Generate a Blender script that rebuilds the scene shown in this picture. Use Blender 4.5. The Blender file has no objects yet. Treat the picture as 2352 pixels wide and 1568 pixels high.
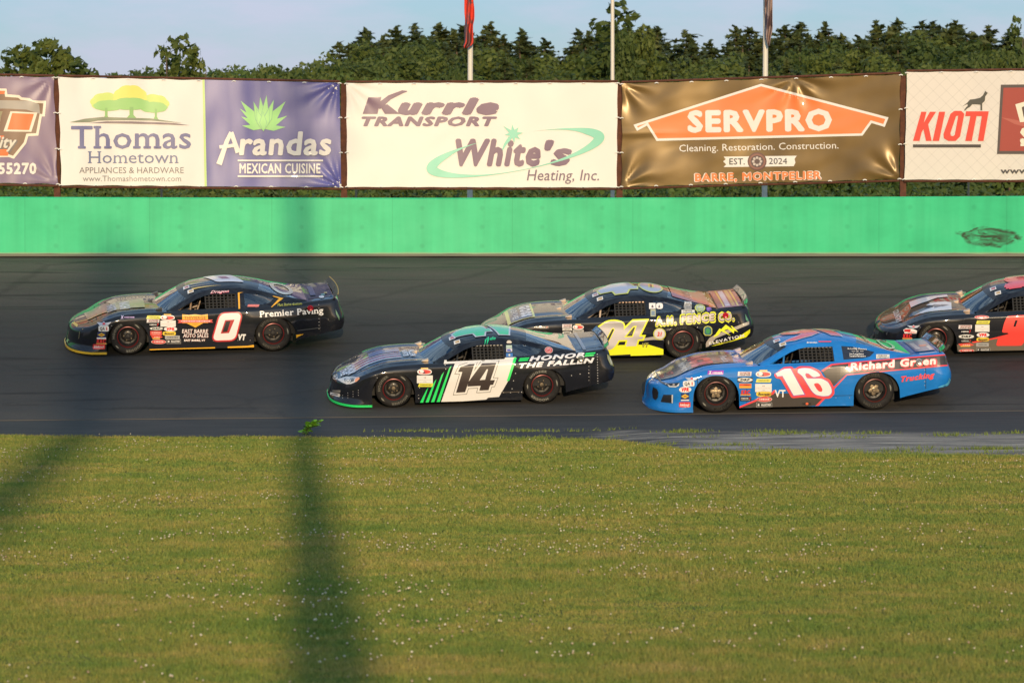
import bpy, bmesh, math, random
import numpy as np
from mathutils import Vector, Matrix, noise
from mathutils.bvhtree import BVHTree
from mathutils.geometry import delaunay_2d_cdt

R = math.radians
rnd = random.Random(7)
SC = bpy.context.scene
COL = SC.collection

# ------------------------------------------------------------------ camera, sky, sun, exposure
CAM_Z = 2.9
PITCH = R(1.342)
FPX = 8279.0            # focal length in units of a 2352 px wide picture
cam_d = bpy.data.cameras.new('camera')
cam_d.sensor_width = 36.0
cam_d.sensor_fit = 'HORIZONTAL'
cam_d.lens = 36.0 * FPX / 2352.0
cam_d.clip_start = 0.5
cam_d.clip_end = 3000.0
cam_d.dof.use_dof = True
cam_d.dof.focus_distance = 63.0
cam_d.dof.aperture_fstop = 5.0
cam = bpy.data.objects.new('camera', cam_d)
cam.location = (0, 0, CAM_Z)
cam.rotation_euler = (R(90) - PITCH, 0, 0)
COL.objects.link(cam)
SC.camera = cam

SUN_EL = R(10.0)
SUN_AZ = -0.0637        # sideways drift of the light per metre away from the camera
w = bpy.data.worlds.new('World')
SC.world = w
w.use_nodes = True
nt = w.node_tree
bg = nt.nodes['Background']
sky = nt.nodes.new('ShaderNodeTexSky')
sky.sky_type = 'NISHITA'
sky.sun_disc = False
sky.sun_elevation = SUN_EL
sky.sun_rotation = R(180 - 3.64)
sky.air_density = 1.0
sky.dust_density = 0.6
sky.ozone_density = 2.5
tc = nt.nodes.new('ShaderNodeTexCoord')
mp = nt.nodes.new('ShaderNodeMapping')
mp.inputs['Scale'].default_value = (7.0, 4.0, 26.0)
mp.inputs['Location'].default_value = (0.6, 0.0, 0.35)
nz = nt.nodes.new('ShaderNodeTexNoise')
nz.inputs['Scale'].default_value = 1.6
nz.inputs['Detail'].default_value = 6.0
nz.inputs['Roughness'].default_value = 0.6
cr = nt.nodes.new('ShaderNodeValToRGB')
cr.color_ramp.elements[0].position = 0.40
cr.color_ramp.elements[0].color = (0, 0, 0, 1)
cr.color_ramp.elements[1].position = 0.64
cr.color_ramp.elements[1].color = (0.75, 0.75, 0.75, 1)
mx = nt.nodes.new('ShaderNodeMix')
mx.data_type = 'RGBA'
mx.inputs[7].default_value = (6.2, 5.8, 5.5, 1)
nt.links.new(tc.outputs['Generated'], mp.inputs['Vector'])
nt.links.new(mp.outputs['Vector'], nz.inputs['Vector'])
nt.links.new(nz.outputs['Fac'], cr.inputs['Fac'])
nt.links.new(cr.outputs['Color'], mx.inputs[0])
nt.links.new(sky.outputs['Color'], mx.inputs[6])
tint = nt.nodes.new('ShaderNodeMix')
tint.data_type = 'RGBA'
tint.blend_type = 'MULTIPLY'
tint.inputs[0].default_value = 1.0
sp = nt.nodes.new('ShaderNodeSeparateXYZ')
nt.links.new(tc.outputs['Generated'], sp.inputs[0])
tr_ = nt.nodes.new('ShaderNodeValToRGB')
tr_.color_ramp.elements[0].position = 0.0
tr_.color_ramp.elements[0].color = (0.50, 0.51, 0.70, 1)
tr_.color_ramp.elements[1].position = 0.45
tr_.color_ramp.elements[1].color = (0.74, 1.02, 1.22, 1)
nt.links.new(sp.outputs[2], tr_.inputs['Fac'])
nt.links.new(tr_.outputs['Color'], tint.inputs[7])
nt.links.new(mx.outputs[2], tint.inputs[6])
nt.links.new(tint.outputs[2], bg.inputs['Color'])
bg.inputs['Strength'].default_value = 0.15

sun_d = bpy.data.lights.new('sun', 'SUN')
sun_d.energy = 3.1
sun_d.angle = R(0.53)
sun_d.color = (1.0, 0.755, 0.46)
sun = bpy.data.objects.new('sun', sun_d)
ldir = Vector((SUN_AZ, 1.0, 0)).normalized() * math.cos(SUN_EL) + Vector((0, 0, -math.sin(SUN_EL)))
sun.rotation_euler = ldir.to_track_quat('-Z', 'Y').to_euler()
sun.location = (5, -40, 30)
COL.objects.link(sun)

SC.view_settings.view_transform = 'Standard'
SC.view_settings.look = 'None'
SC.view_settings.gamma = 1.0
SC.view_settings.exposure = 0.30
SC.view_settings.use_curve_mapping = False
SC.render.engine = 'CYCLES'
SC.cycles.max_bounces = 7
SC.cycles.transparent_max_bounces = 12
SC.cycles.caustics_reflective = False
SC.cycles.caustics_refractive = False

# ------------------------------------------------------------------ helpers
def ray(vx, vy):
    a = (vx - 1176.0) / FPX
    b = (784.0 - vy) / FPX
    return Vector((a, math.cos(PITCH) + b * math.sin(PITCH), -math.sin(PITCH) + b * math.cos(PITCH)))

def at_depth(vx, vy, Y):
    d = ray(vx, vy)
    return Vector((0, 0, CAM_Z)) + d * (Y / d.y)

def smooth(a, b, x):
    t = min(1.0, max(0.0, (x - a) / (b - a)))
    return t * t * (3 - 2 * t)

def lerp_list(pts, x):
    if x <= pts[0][0]:
        return pts[0][1]
    for (x0, y0), (x1, y1) in zip(pts, pts[1:]):
        if x <= x1:
            return y0 + (y1 - y0) * (x - x0) / (x1 - x0)
    return pts[-1][1]

def cubic_list(pts, x):
    n = len(pts)
    if x <= pts[0][0]:
        return pts[0][1]
    if x >= pts[-1][0]:
        return pts[-1][1]
    for i in range(n - 1):
        x0, y0 = pts[i]
        x1, y1 = pts[i + 1]
        if x <= x1:
            def sl(k):
                if k <= 0: return (pts[1][1] - pts[0][1]) / (pts[1][0] - pts[0][0])
                if k >= n - 1: return (pts[-1][1] - pts[-2][1]) / (pts[-1][0] - pts[-2][0])
                return (pts[k + 1][1] - pts[k - 1][1]) / (pts[k + 1][0] - pts[k - 1][0])
            h = x1 - x0
            t = (x - x0) / h
            m0, m1 = sl(i) * h, sl(i + 1) * h
            t2, t3 = t * t, t * t * t
            return (2*t3 - 3*t2 + 1) * y0 + (t3 - 2*t2 + t) * m0 + (-2*t3 + 3*t2) * y1 + (t3 - t2) * m1
    return pts[-1][1]

_mats = {}
def mat(name, color, rough=0.5, metal=0.0, spec=0.5, coat=0.0, coat_rough=0.05, alpha=1.0):
    key = (name, tuple(round(c, 4) for c in color), rough, metal, coat)
    if key in _mats:
        return _mats[key]
    m = bpy.data.materials.new(name)
    m.use_nodes = True
    b = m.node_tree.nodes['Principled BSDF']
    b.inputs['Base Color'].default_value = (*color, 1)
    b.inputs['Roughness'].default_value = rough
    b.inputs['Metallic'].default_value = metal
    b.inputs['Specular IOR Level'].default_value = spec
    b.inputs['Coat Weight'].default_value = coat
    b.inputs['Coat Roughness'].default_value = coat_rough
    _mats[key] = m
    return m

class NT:
    """small helper to write node materials"""
    def __init__(self, name):
        self.m = bpy.data.materials.new(name)
        self.m.use_nodes = True
        self.t = self.m.node_tree
        self.b = self.t.nodes['Principled BSDF']
    def n(self, typ, **kw):
        nd = self.t.nodes.new(typ)
        for k, v in kw.items():
            if k in nd.inputs:
                nd.inputs[k].default_value = v
            else:
                setattr(nd, k, v)
        return nd
    def l(self, a, b):
        self.t.links.new(a, b)
    def coord(self, kind='Object', scale=(1, 1, 1), loc=(0, 0, 0)):
        t = self.n('ShaderNodeTexCoord')
        p = self.n('ShaderNodeMapping')
        p.inputs['Scale'].default_value = scale
        p.inputs['Location'].default_value = loc
        self.l(t.outputs[kind], p.inputs['Vector'])
        return p.outputs['Vector']
    def noise(self, vec, scale, detail=4.0, rough=0.6, dist=0.0):
        nd = self.n('ShaderNodeTexNoise')
        nd.inputs['Scale'].default_value = scale
        nd.inputs['Detail'].default_value = detail
        nd.inputs['Roughness'].default_value = rough
        nd.inputs['Distortion'].default_value = dist
        self.l(vec, nd.inputs['Vector'])
        return nd.outputs['Fac']
    def ramp(self, fac, stops):
        nd = self.n('ShaderNodeValToRGB')
        e = nd.color_ramp.elements
        while len(e) < len(stops):
            e.new(0.5)
        for el, (p, c) in zip(e, stops):
            el.position = p
            if not hasattr(c, '__len__'):
                c = (c, c, c)
            el.color = (*c, 1)
        self.l(fac, nd.inputs['Fac'])
        return nd.outputs['Color']
    def mix(self, fac, a, b, mode='MIX'):
        nd = self.n('ShaderNodeMix')
        nd.data_type = 'RGBA'
        nd.blend_type = mode
        for s, v in ((0, fac), (6, a), (7, b)):
            if hasattr(v, 'links') or hasattr(v, 'is_linked'):
                self.l(v, nd.inputs[s])
            elif s == 0:
                nd.inputs[0].default_value = v
            else:
                nd.inputs[s].default_value = (*v, 1)
        return nd.outputs[2]
    def math(self, op, a, b=0.0):
        nd = self.n('ShaderNodeMath')
        nd.operation = op
        for i, v in enumerate((a, b)):
            if hasattr(v, 'is_linked'):
                self.l(v, nd.inputs[i])
            else:
                nd.inputs[i].default_value = v
        return nd.outputs[0]
    def bump(self, h, strength=0.3, dist=0.02):
        nd = self.n('ShaderNodeBump')
        nd.inputs['Strength'].default_value = strength
        nd.inputs['Distance'].default_value = dist
        self.l(h, nd.inputs['Height'])
        self.l(nd.outputs['Normal'], self.b.inputs['Normal'])

def link(name, me, mats, parent=None):
    o = bpy.data.objects.new(name, me)
    if not isinstance(mats, (list, tuple)):
        mats = [mats]
    if len(me.materials) == 0:
        for m in mats:
            me.materials.append(m)
    COL.objects.link(o)
    if parent:
        o.parent = parent
    return o

def mesh_obj(name, verts, faces, mats, parent=None, smooth_=False, angle=None, fm=None):
    me = bpy.data.meshes.new(name)
    me.from_pydata([tuple(v) for v in verts], [], faces)
    if fm is not None:
        me.polygons.foreach_set('material_index', fm)
    me.update()
    if smooth_:
        me.polygons.foreach_set('use_smooth', [True] * len(me.polygons))
        if angle:
            me.set_sharp_from_angle(angle=R(angle))
    return link(name, me, mats, parent)

def empty(name, loc=(0, 0, 0), rz=0.0):
    o = bpy.data.objects.new(name, None)
    o.location = loc
    o.rotation_euler = (0, 0, rz)
    o.empty_display_size = 0.3
    COL.objects.link(o)
    return o

def tag(o, label=None, cat=None, group=None, kind=None):
    if label: o['label'] = label
    if cat: o['category'] = cat
    if group: o['group'] = group
    if kind: o['kind'] = kind
    return o

class MB:
    """collects simple solids into one mesh"""
    def __init__(self):
        self.v = []; self.f = []; self.m = []
    def add(self, vs, fs, mi=0):
        b = len(self.v)
        self.v += [tuple(x) for x in vs]
        self.f += [tuple(i + b for i in f) for f in fs]
        self.m += [mi] * len(fs)
    def box(self, x0, x1, y0, y1, z0, z1, mi=0):
        vs = [(x, y, z) for x in (x0, x1) for y in (y0, y1) for z in (z0, z1)]
        fs = [(0, 1, 3, 2), (4, 6, 7, 5), (0, 4, 5, 1), (2, 3, 7, 6), (0, 2, 6, 4), (1, 5, 7, 3)]
        self.add(vs, fs, mi)
    def tube(self, pts, r, n=8, mi=0, caps=True):
        pts = [Vector(p) for p in pts]
        rs = r if hasattr(r, '__len__') else [r] * len(pts)
        vs = []; fs = []
        for i, p in enumerate(pts):
            d = (pts[min(i + 1, len(pts) - 1)] - pts[max(i - 1, 0)]).normalized()
            up = Vector((0, 0, 1)) if abs(d.z) < 0.9 else Vector((1, 0, 0))
            a = d.cross(up).normalized(); b = d.cross(a)
            for k in range(n):
                t = 2 * math.pi * k / n
                vs.append(p + (a * math.cos(t) + b * math.sin(t)) * rs[i])
        for i in range(len(pts) - 1):
            for k in range(n):
                fs.append((i*n + k, i*n + (k+1) % n, (i+1)*n + (k+1) % n, (i+1)*n + k))
        if caps:
            fs.append(tuple(range(n))[::-1])
            fs.append(tuple(range((len(pts)-1)*n, len(pts)*n)))
        self.add(vs, fs, mi)
    def lathe_y(self, prof, n=40, mi=0):
        """prof: (radius, y) profile spun about the y axis"""
        vs = []; fs = []
        for (r, y) in prof:
            for k in range(n):
                t = 2 * math.pi * k / n
                vs.append((r * math.cos(t), y, r * math.sin(t)))
        for i in range(len(prof) - 1):
            for k in range(n):
                fs.append((i*n + k, i*n + (k+1) % n, (i+1)*n + (k+1) % n, (i+1)*n + k))
        self.add(vs, fs, mi)
    def build(self, name, mats, parent=None, smooth_=False, angle=40):
        return mesh_obj(name, self.v, self.f, mats, parent, smooth_, angle if smooth_ else None, self.m)

def grid_mesh(name, P, mats, parent=None, smooth_=True, angle=None, uv=None, flip=False):
    """P[i][j] -> point; optional uv[i][j]"""
    ni, nj = len(P), len(P[0])
    vs = [p for row in P for p in row]
    fs = []
    for i in range(ni - 1):
        for j in range(nj - 1):
            f = (i*nj + j, (i+1)*nj + j, (i+1)*nj + j+1, i*nj + j+1)
            fs.append(f[::-1] if flip else f)
    o = mesh_obj(name, vs, fs, mats, parent, smooth_, angle)
    if uv is not None:
        me = o.data
        lay = me.uv_layers.new(name='UVMap')
        flat = [u for row in uv for u in row]
        li = np.zeros(len(me.loops), dtype=np.int32)
        me.loops.foreach_get('vertex_index', li)
        lay.data.foreach_set('uv', np.array(flat, dtype=np.float32)[li].ravel())
    return o

# ---- flat artwork, triangulated in 2-D and laid on a surface afterwards
def pip(x, y, cs):
    c = False
    for poly in cs:
        n = len(poly); j = n - 1
        for i in range(n):
            xi, yi = poly[i]; xj, yj = poly[j]
            if (yi > y) != (yj > y) and x < (xj - xi) * (y - yi) / (yj - yi) + xi:
                c = not c
            j = i
    return c

def fill(contours, step=None):
    vs = []; es = []
    for c in contours:
        pts = []
        for i in range(len(c)):
            a, b = c[i], c[(i + 1) % len(c)]
            L = math.hypot(b[0]-a[0], b[1]-a[1])
            k = max(1, int(math.ceil(L / step))) if step else 1
            for q in range(k):
                pts.append((a[0] + (b[0]-a[0])*q/k, a[1] + (b[1]-a[1])*q/k))
        s = len(vs)
        vs += pts
        es += [(s + i, s + (i+1) % len(pts)) for i in range(len(pts))]
    if step:
        xs = [v[0] for v in vs]; ys = [v[1] for v in vs]
        x = min(xs) + step*0.5
        while x < max(xs):
            y = min(ys) + step*0.5
            while y < max(ys):
                if pip(x, y, contours):
                    vs.append((x, y))
                y += step
            x += step
    r = delaunay_2d_cdt([Vector(v) for v in vs], es, [], 0, 1e-6, False)
    V = [(p.x, p.y) for p in r[0]]
    T = []
    for f in r[2]:
        cx = sum(V[i][0] for i in f)/len(f); cy = sum(V[i][1] for i in f)/len(f)
        if pip(cx, cy, contours):
            T.append(tuple(f))
    return V, T

def text2d(s, bold=0.0, shear=0.0, serif=0.0, res=2, space=1.0):
    """returns verts (cap height about 1, baseline 0) and triangles"""
    c = bpy.data.curves.new('txt', 'FONT')
    c.body = s
    c.resolution_u = res
    c.shear = shear
    c.space_character = max(space, 1 + 2.6 * max(0, bold))
    o = bpy.data.objects.new('txt', c)
    m = o.to_mesh()
    V = [(v.co.x / 0.70, v.co.y / 0.70) for v in m.vertices]
    T = [tuple(p.vertices) for p in m.polygons]
    if serif > 0:
        from collections import Counter
        ec = Counter()
        for t in T:
            for i in range(len(t)):
                a, b = t[i], t[(i+1) % len(t)]
                ec[(min(a, b), max(a, b))] += 1
        lv = []
        for (a, b), k in list(ec.items()):
            if k != 1: continue
            (x0, y0), (x1, y1) = V[a], V[b]
            L = abs(x1 - x0)
            if abs(y0 - y1) < 0.012 and 0.06 < L < 0.30:
                lv.append((min(x0, x1), max(x0, x1), y0))
        for x0, x1, y in lv:
            for lev, dn in ((0.0, 1), (0.75, -1), (1.0, -1), (1.03, -1)):
                if abs(y - lev) < 0.05 + abs(bold):
                    e = serif; h = 0.085
                    ya, yb = (y, y + h) if dn == 1 else (y - h, y)
                    k = len(V)
                    V += [(x0 - e, ya), (x1 + e, ya), (x1 + e, yb), (x0 - e, yb)]
                    T += [(k, k+1, k+2), (k, k+2, k+3)]
                    break
    o.to_mesh_clear()
    if bold > 0:        # thicken by laying shifted copies, each a hair above the last
        b = bold / 0.70
        dirs = [(math.cos(q*math.pi/4)*b, math.sin(q*math.pi/4)*b) for q in range(8)] if bold > .025 else [(b, 0), (-b, 0), (0, b), (0, -b)]
        if bold > .055: dirs = [(x*.5, y*.5) for x, y in dirs[::2]] + dirs
        if bold > .11: dirs = [(x*.75, y*.75) for x, y in dirs[-8:]] + dirs
        V = [v + (0.0,) for v in V]
        V2 = list(V); T2 = list(T)
        for q, (dx, dy) in enumerate(dirs):
            k = len(V2)
            V2 += [(x + dx, y + dy, 0.5*(q+1)/len(dirs)) for x, y, _ in V]
            T2 += [tuple(i + k for i in t) for t in T]
        V, T = V2, T2
    else:
        V = [v + (0.0,) for v in V]
    bpy.data.objects.remove(o)
    bpy.data.curves.remove(c)
    return V, T

def offset_poly(poly, d):
    """mitred outward offset"""
    n = len(poly)
    A = sum(poly[i][0]*poly[(i+1) % n][1] - poly[(i+1) % n][0]*poly[i][1] for i in range(n))
    s = 1.0 if A > 0 else -1.0
    out = []
    for i in range(n):
        p0, p1, p2 = poly[i-1], poly[i], poly[(i+1) % n]
        def nrm(a, b):
            dx, dy = b[0]-a[0], b[1]-a[1]
            L = math.hypot(dx, dy) or 1.0
            return (dy/L*s, -dx/L*s)
        n1, n2 = nrm(p0, p1), nrm(p1, p2)
        bx, by = n1[0]+n2[0], n1[1]+n2[1]
        q = bx*bx + by*by
        k = 2.0/q if q > 0.45 else 2.0/0.45
        out.append((p1[0] + bx*k*d, p1[1] + by*k*d))
    return out

def oval(cx, cy, w_, h_, n=24, p=1.0):
    out = []
    for k in range(n):
        t = 2*math.pi*k/n
        c, s = math.cos(t), math.sin(t)
        out.append((cx + w_/2*math.copysign(abs(c)**p, c), cy + h_/2*math.copysign(abs(s)**p, s)))
    return out

def split_tris(V, F, C, step):
    V = list(V); mid = {}
    def m(a, b):
        k = (min(a, b), max(a, b))
        if k not in mid:
            mid[k] = len(V); V.append(tuple((p+q)/2 for p, q in zip(V[a], V[b])))
        return mid[k]
    out = []; oc = []
    st = [(f, c, 0) for f, c in zip(F, C)]
    while st:
        f, c, d = st.pop()
        best, bi = 0, 0
        for i in range(3):
            p, q = V[f[i]], V[f[(i+1) % 3]]
            L = math.hypot(p[0]-q[0], p[1]-q[1])
            if L > best: best, bi = L, i
        if best > step*1.35 and d < 9:
            a, b, e = f[bi], f[(bi+1) % 3], f[(bi+2) % 3]
            k = m(a, b)
            st.append(((a, k, e), c, d+1)); st.append(((k, b, e), c, d+1))
        else:
            out.append(f); oc.append(c)
    return V, out, oc

class Art:
    """artwork in drawing units, y pointing down; step = longest edge allowed"""
    def __init__(self, step, gap=0.0012, base=0.003, rough=0.35, coat=0.4):
        self.step = step; self.parts = []; self.gap = gap; self.base = base
        self.rough = rough; self.coat = coat
        self.part('lettering')
    def part(self, name, label=None):
        self.cur = {'name': name, 'v': [], 'f': [], 'c': [], 'label': label}
        self.parts.append(self.cur)
    def add(self, V, T, color, layer):
        b = len(self.cur['v'])
        self.cur['v'] += [(v[0], v[1], layer + (v[2] if len(v) > 2 else 0.0)) for v in V]
        self.cur['f'] += [tuple(i + b for i in t) for t in T]
        self.cur['c'] += [color] * len(T)
    def poly(self, contours, color, layer=0):
        if not hasattr(contours[0][0], '__len__'):
            contours = [contours]
        if self.cur['name'] == 'stripe' and self.cur['f']: self.part('stripe')
        V, T = fill(contours, self.step)
        self.add(V, T, color, layer)
    def rect(self, cx, cy, w_, h_, color, layer=0, shear=0.0):
        s = shear*h_/2
        self.poly([(cx-w_/2+s, cy-h_/2), (cx+w_/2+s, cy-h_/2), (cx+w_/2-s, cy+h_/2), (cx-w_/2-s, cy+h_/2)], color, layer)
    def oval(self, cx, cy, w_, h_, color, layer=0, p=1.0):
        self.poly(oval(cx, cy, w_, h_, 20, p), color, layer)
    def stroke(self, pts, w_, color, layer=0):
        L = []; Rr = []
        n = len(pts)
        for i, p in enumerate(pts):
            a = pts[max(0, i-1)]; b = pts[min(n-1, i+1)]
            dx, dy = b[0]-a[0], b[1]-a[1]
            q = math.hypot(dx, dy) or 1
            ww = w_[i] if hasattr(w_, '__len__') else w_
            L.append((p[0] - dy/q*ww/2, p[1] + dx/q*ww/2))
            Rr.append((p[0] + dy/q*ww/2, p[1] - dx/q*ww/2))
        self.poly(L + Rr[::-1], color, layer)
    def text(self, s, cx, cy, h, color, layer=0, w_=None, bold=0.0, shear=0.0, serif=0.0, ang=0.0, ux=None, uy=None, res=2, space=1.0):
        """(cx, cy) is the centre of the cap-height box; ang turns it anticlockwise in the picture"""
        V, T = text2d(s, bold, shear, serif, res, space)
        if not V: return
        if self.cur['name'] == 'lettering':
            if self.cur['f'] and self.cur.get('at') not in (None, (round(cx/h), round(cy/h))): self.part('lettering')
            self.cur['at'] = (round(cx/h), round(cy/h))
        x0 = min(v[0] for v in V); x1 = max(v[0] for v in V)
        sx = h if w_ is None else w_/(x1-x0)
        if ux is None:
            ca, sa = math.cos(ang), math.sin(ang)
            ux = (ca, -sa); uy = (-sa, -ca)
        out = []
        for (x, y, dl) in V:
            a = (x - (x0+x1)/2)*sx; b = (y - 0.5)*h
            out.append((cx + ux[0]*a + uy[0]*b, cy + ux[1]*a + uy[1]*b, dl))
        self.add(out, T, color, layer)
    def bars(self, cx, cy, w_, h_, color, layer=0, n=9):
        """a line of print too small to read"""
        g = w_/n
        for k in range(n):
            ww = g*(0.55 + 0.3*((k*7) % 3)/2)
            self.rect(cx - w_/2 + g*(k+0.5), cy, ww, h_*(0.75 + 0.25*((k*5) % 4)/3), color, layer)
    def bake(self, mapper, parent, objs=None):
        for P in self.parts:
            if not P['f']: continue
            V2, F2, C2 = split_tris(P['v'], P['f'], P['c'], self.step)
            P['f'], P['c'] = F2, C2
            vs = [mapper(x, y, self.base + l*self.gap) for (x, y, l) in V2]
            cols = []
            for c in P['c']:
                if c not in cols: cols.append(c)
            o = mesh_obj(P['name'], vs, P['f'], [c if isinstance(c, bpy.types.Material) else mat('print', c, self.rough, 0, 0.5, self.coat, 0.1) for c in cols], parent,
                         fm=[cols.index(c) for c in P['c']])
            if P['label']: o['label'] = P['label']
            if objs is not None: objs.append(o)

# ------------------------------------------------------------------ the lie of the land
def y_wall(x):  return 73.3 - (x + 1.5) ** 2 / 60.0
def y_seam(x):  return 60.8 + 0.045 * x
def z_seam(x):  return 0.225 + 0.0075 * max(-20, min(20, x))
Z_WALL = 2.93
EDGE = [(-260, 996), (-100, 996), (0, 997), (300, 998), (690, 999), (900, 1001), (1180, 1004), (1330, 1006), (1420, 1009), (1520, 1022), (1620, 1028), (1780, 1031), (2060, 1037), (2352, 1043), (2700, 1052)]
_edge = []
for vx, vy in EDGE:
    d = ray(vx, vy); t = (0.03 - CAM_Z) / d.z
    _edge.append((d.x * t, d.y * t))
_edge = [(-60, _edge[0][1])] + _edge + [(60, _edge[-1][1] - 4)]
def y_edge(x): return cubic_list(_edge, x)

def track_z(x, y):
    ys, yw, ye = y_seam(x), y_wall(x), y_edge(x)
    if y >= ys:
        s = (y - ys) / (yw - ys)
        return z_seam(x) + (Z_WALL - z_seam(x)) * s
    s = max(0.0, (y - ye) / (ys - ye))
    return 0.02 + (z_seam(x) - 0.02) * s

def terrain_z(x, y):
    ye, yw = y_edge(max(-40, min(40, x))), y_wall(max(-20, min(20, x)))
    if y < ye - 0.5: return 0.0
    if y < yw + 0.6:
        return min(-0.25 + 0.05 * (y - ye), track_z(max(-20, min(20, x)), y) - 0.3)
    a = 2.45
    b = smooth(180, 420, y) * 10.5 + max(0, y - 420) * 0.01
    b *= 1.0 - 0.55 * smooth(-5, -45, x)
    return a + b

def hit_track(vx, vy):
    o = Vector((0, 0, CAM_Z)); d = ray(vx, vy); y = 50.0
    while y < 80:
        p = o + d * (y / d.y)
        if p.z < track_z(p.x, p.y):
            return Vector((p.x, p.y, track_z(p.x, p.y)))
        y += 0.005
    return p

# ------------------------------------------------------------------ materials of the setting
def m_turf_soil():
    q = NT('turf_soil')
    c = q.coord('Object', (1, 1, 1))
    a = q.noise(c, 0.5, 5)
    col = q.ramp(a, [(0.35, (0.075, 0.095, 0.020)), (0.55, (0.13, 0.125, 0.032)), (0.72, (0.18, 0.145, 0.05))])
    q.l(col, q.b.inputs['Base Color'])
    q.b.inputs['Roughness'].default_value = 1.0
    q.b.inputs['Specular IOR Level'].default_value = 0.1
    return q.m

def m_grass():
    q = NT('grass_blade')
    c = q.coord('Object', (0.6, 1.0, 1.0))
    a0 = q.noise(c, 0.62, 5, 0.7)
    a1 = q.noise(q.coord('Object', (1, 1, 1), (9, 4, 0)), 2.6, 4, 0.7)
    a = q.math('ADD', q.math('MULTIPLY', a0, 0.52), q.math('MULTIPLY', a1, 0.48))
    big = q.ramp(a, [(0.32, (0.112, 0.205, 0.040)), (0.45, (0.215, 0.268, 0.055)), (0.54, (0.315, 0.298, 0.072)), (0.66, (0.46, 0.335, 0.13))])
    g = q.n('ShaderNodeNewGeometry')
    r = q.ramp(g.outputs['Random Per Island'], [(0.0, (0.68, 0.74, 0.6)), (0.5, (0.98, 1.0, 0.9)), (0.86, (1.2, 1.15, 1.0)), (1.0, (1.6, 1.3, 1.2))])
    col = q.mix(1.0, big, r, 'MULTIPLY')
    q.l(col, q.b.inputs['Base Color'])
    q.b.inputs['Roughness'].default_value = 0.6
    q.b.inputs['Specular IOR Level'].default_value = 0.25
    tr = q.n('ShaderNodeBsdfTranslucent')
    q.l(col, tr.inputs['Color'])
    ms = q.n('ShaderNodeMixShader')
    ms.inputs[0].default_value = 0.3
    q.l(q.b.outputs[0], ms.inputs[1]); q.l(tr.outputs[0], ms.inputs[2])
    q.l(ms.outputs[0], q.t.nodes['Material Output'].inputs['Surface'])
    return q.m

def m_asphalt():
    q = NT('asphalt')
    uv = q.coord('UV', (1, 1, 1))
    st = q.coord('UV', (0.5, 26.0, 1))
    st2 = q.coord('UV', (0.16, 9.0, 1), (3.1, 0.7, 0))
    s1 = q.noise(st, 1.0, 5, 0.6)
    s2 = q.noise(st2, 1.0, 4, 0.55)
    sep = q.n('ShaderNodeSeparateXYZ'); q.l(uv, sep.inputs[0])
    v = sep.outputs[1]
    vv = q.math('ADD', v, q.math('MULTIPLY', q.math('SUBTRACT', s2, 0.5), 0.22))
    base = q.ramp(vv, [(0.0, (0.062, 0.057, 0.050)), (0.10, (0.046, 0.043, 0.039)), (0.30, (0.037, 0.035, 0.033)), (0.52, (0.040, 0.038, 0.036)), (0.72, (0.070, 0.064, 0.054)), (0.94, (0.098, 0.086, 0.070)), (1.0, (0.072, 0.062, 0.052))])
    k = q.ramp(s1, [(0.25, 0.74), (0.5, 1.0), (0.75, 1.28)])
    col = q.mix(1.0, base, k, 'MULTIPLY')
    gr = q.noise(q.coord('Object', (1, 1, 1)), 55.0, 3, 0.7)
    kg = q.ramp(gr, [(0.3, 0.7), (0.7, 1.35)])
    col = q.mix(0.8, col, kg, 'MULTIPLY')
    # pale scuffs along the racing line
    sc = q.noise(q.coord('UV', (0.55, 30.0, 1), (7.7, 2.2, 0)), 1.0, 3, 0.5)
    sk = q.ramp(sc, [(0.70, 0.0), (0.76, 1.0)])
    m2 = q.noise(q.coord('UV', (0.25, 3.0, 1), (1.2, 5.2, 0)), 1.0, 2)
    sk2 = q.math('MULTIPLY', q.math('MULTIPLY', sk, q.ramp(m2, [(0.52, 0.0), (0.62, 1.0)])), 0.35)
    col = q.mix(sk2, col, (0.16, 0.13, 0.10))
    # long dark tyre streaks wandering up the banking
    tk = q.noise(q.coord('UV', (0.22, 46.0, 1), (2.2, 9.1, 0)), 1.0, 2, 0.5, 0.3)
    col = q.mix(q.math('MULTIPLY', q.ramp(tk, [(0.60, 0.0), (0.66, 1.0)]), 0.55), col, (0.016, 0.015, 0.014))
    # tar-filled crack network
    vo = q.n('ShaderNodeTexVoronoi'); vo.feature = 'DISTANCE_TO_EDGE'; vo.inputs['Scale'].default_value = 0.32
    cw = q.noise(q.coord('Object'), 1.5, 3)
    va = q.n('ShaderNodeVectorMath'); va.operation = 'ADD'
    vs_ = q.n('ShaderNodeVectorMath'); vs_.operation = 'SCALE'; vs_.inputs['Scale'].default_value = 0.9
    q.l(cw, vs_.inputs[0]); q.l(q.coord('Object', (0.6, 1, 1)), va.inputs[0]); q.l(vs_.outputs[0], va.inputs[1]); q.l(va.outputs[0], vo.inputs['Vector'])
    col = q.mix(q.math('MULTIPLY', q.ramp(vo.outputs['Distance'], [(0.0, 1.0), (0.012, 0.6), (0.02, 0.0)]), 0.25), col, (0.014, 0.013, 0.012))
    q.l(col, q.b.inputs['Base Color'])
    rr = q.ramp(s1, [(0.3, 0.62), (0.7, 0.85)])
    q.l(rr, q.b.inputs['Roughness'])
    q.b.inputs['Specular IOR Level'].default_value = 0.2
    q.bump(gr, 0.35, 0.004)
    return q.m

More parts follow.
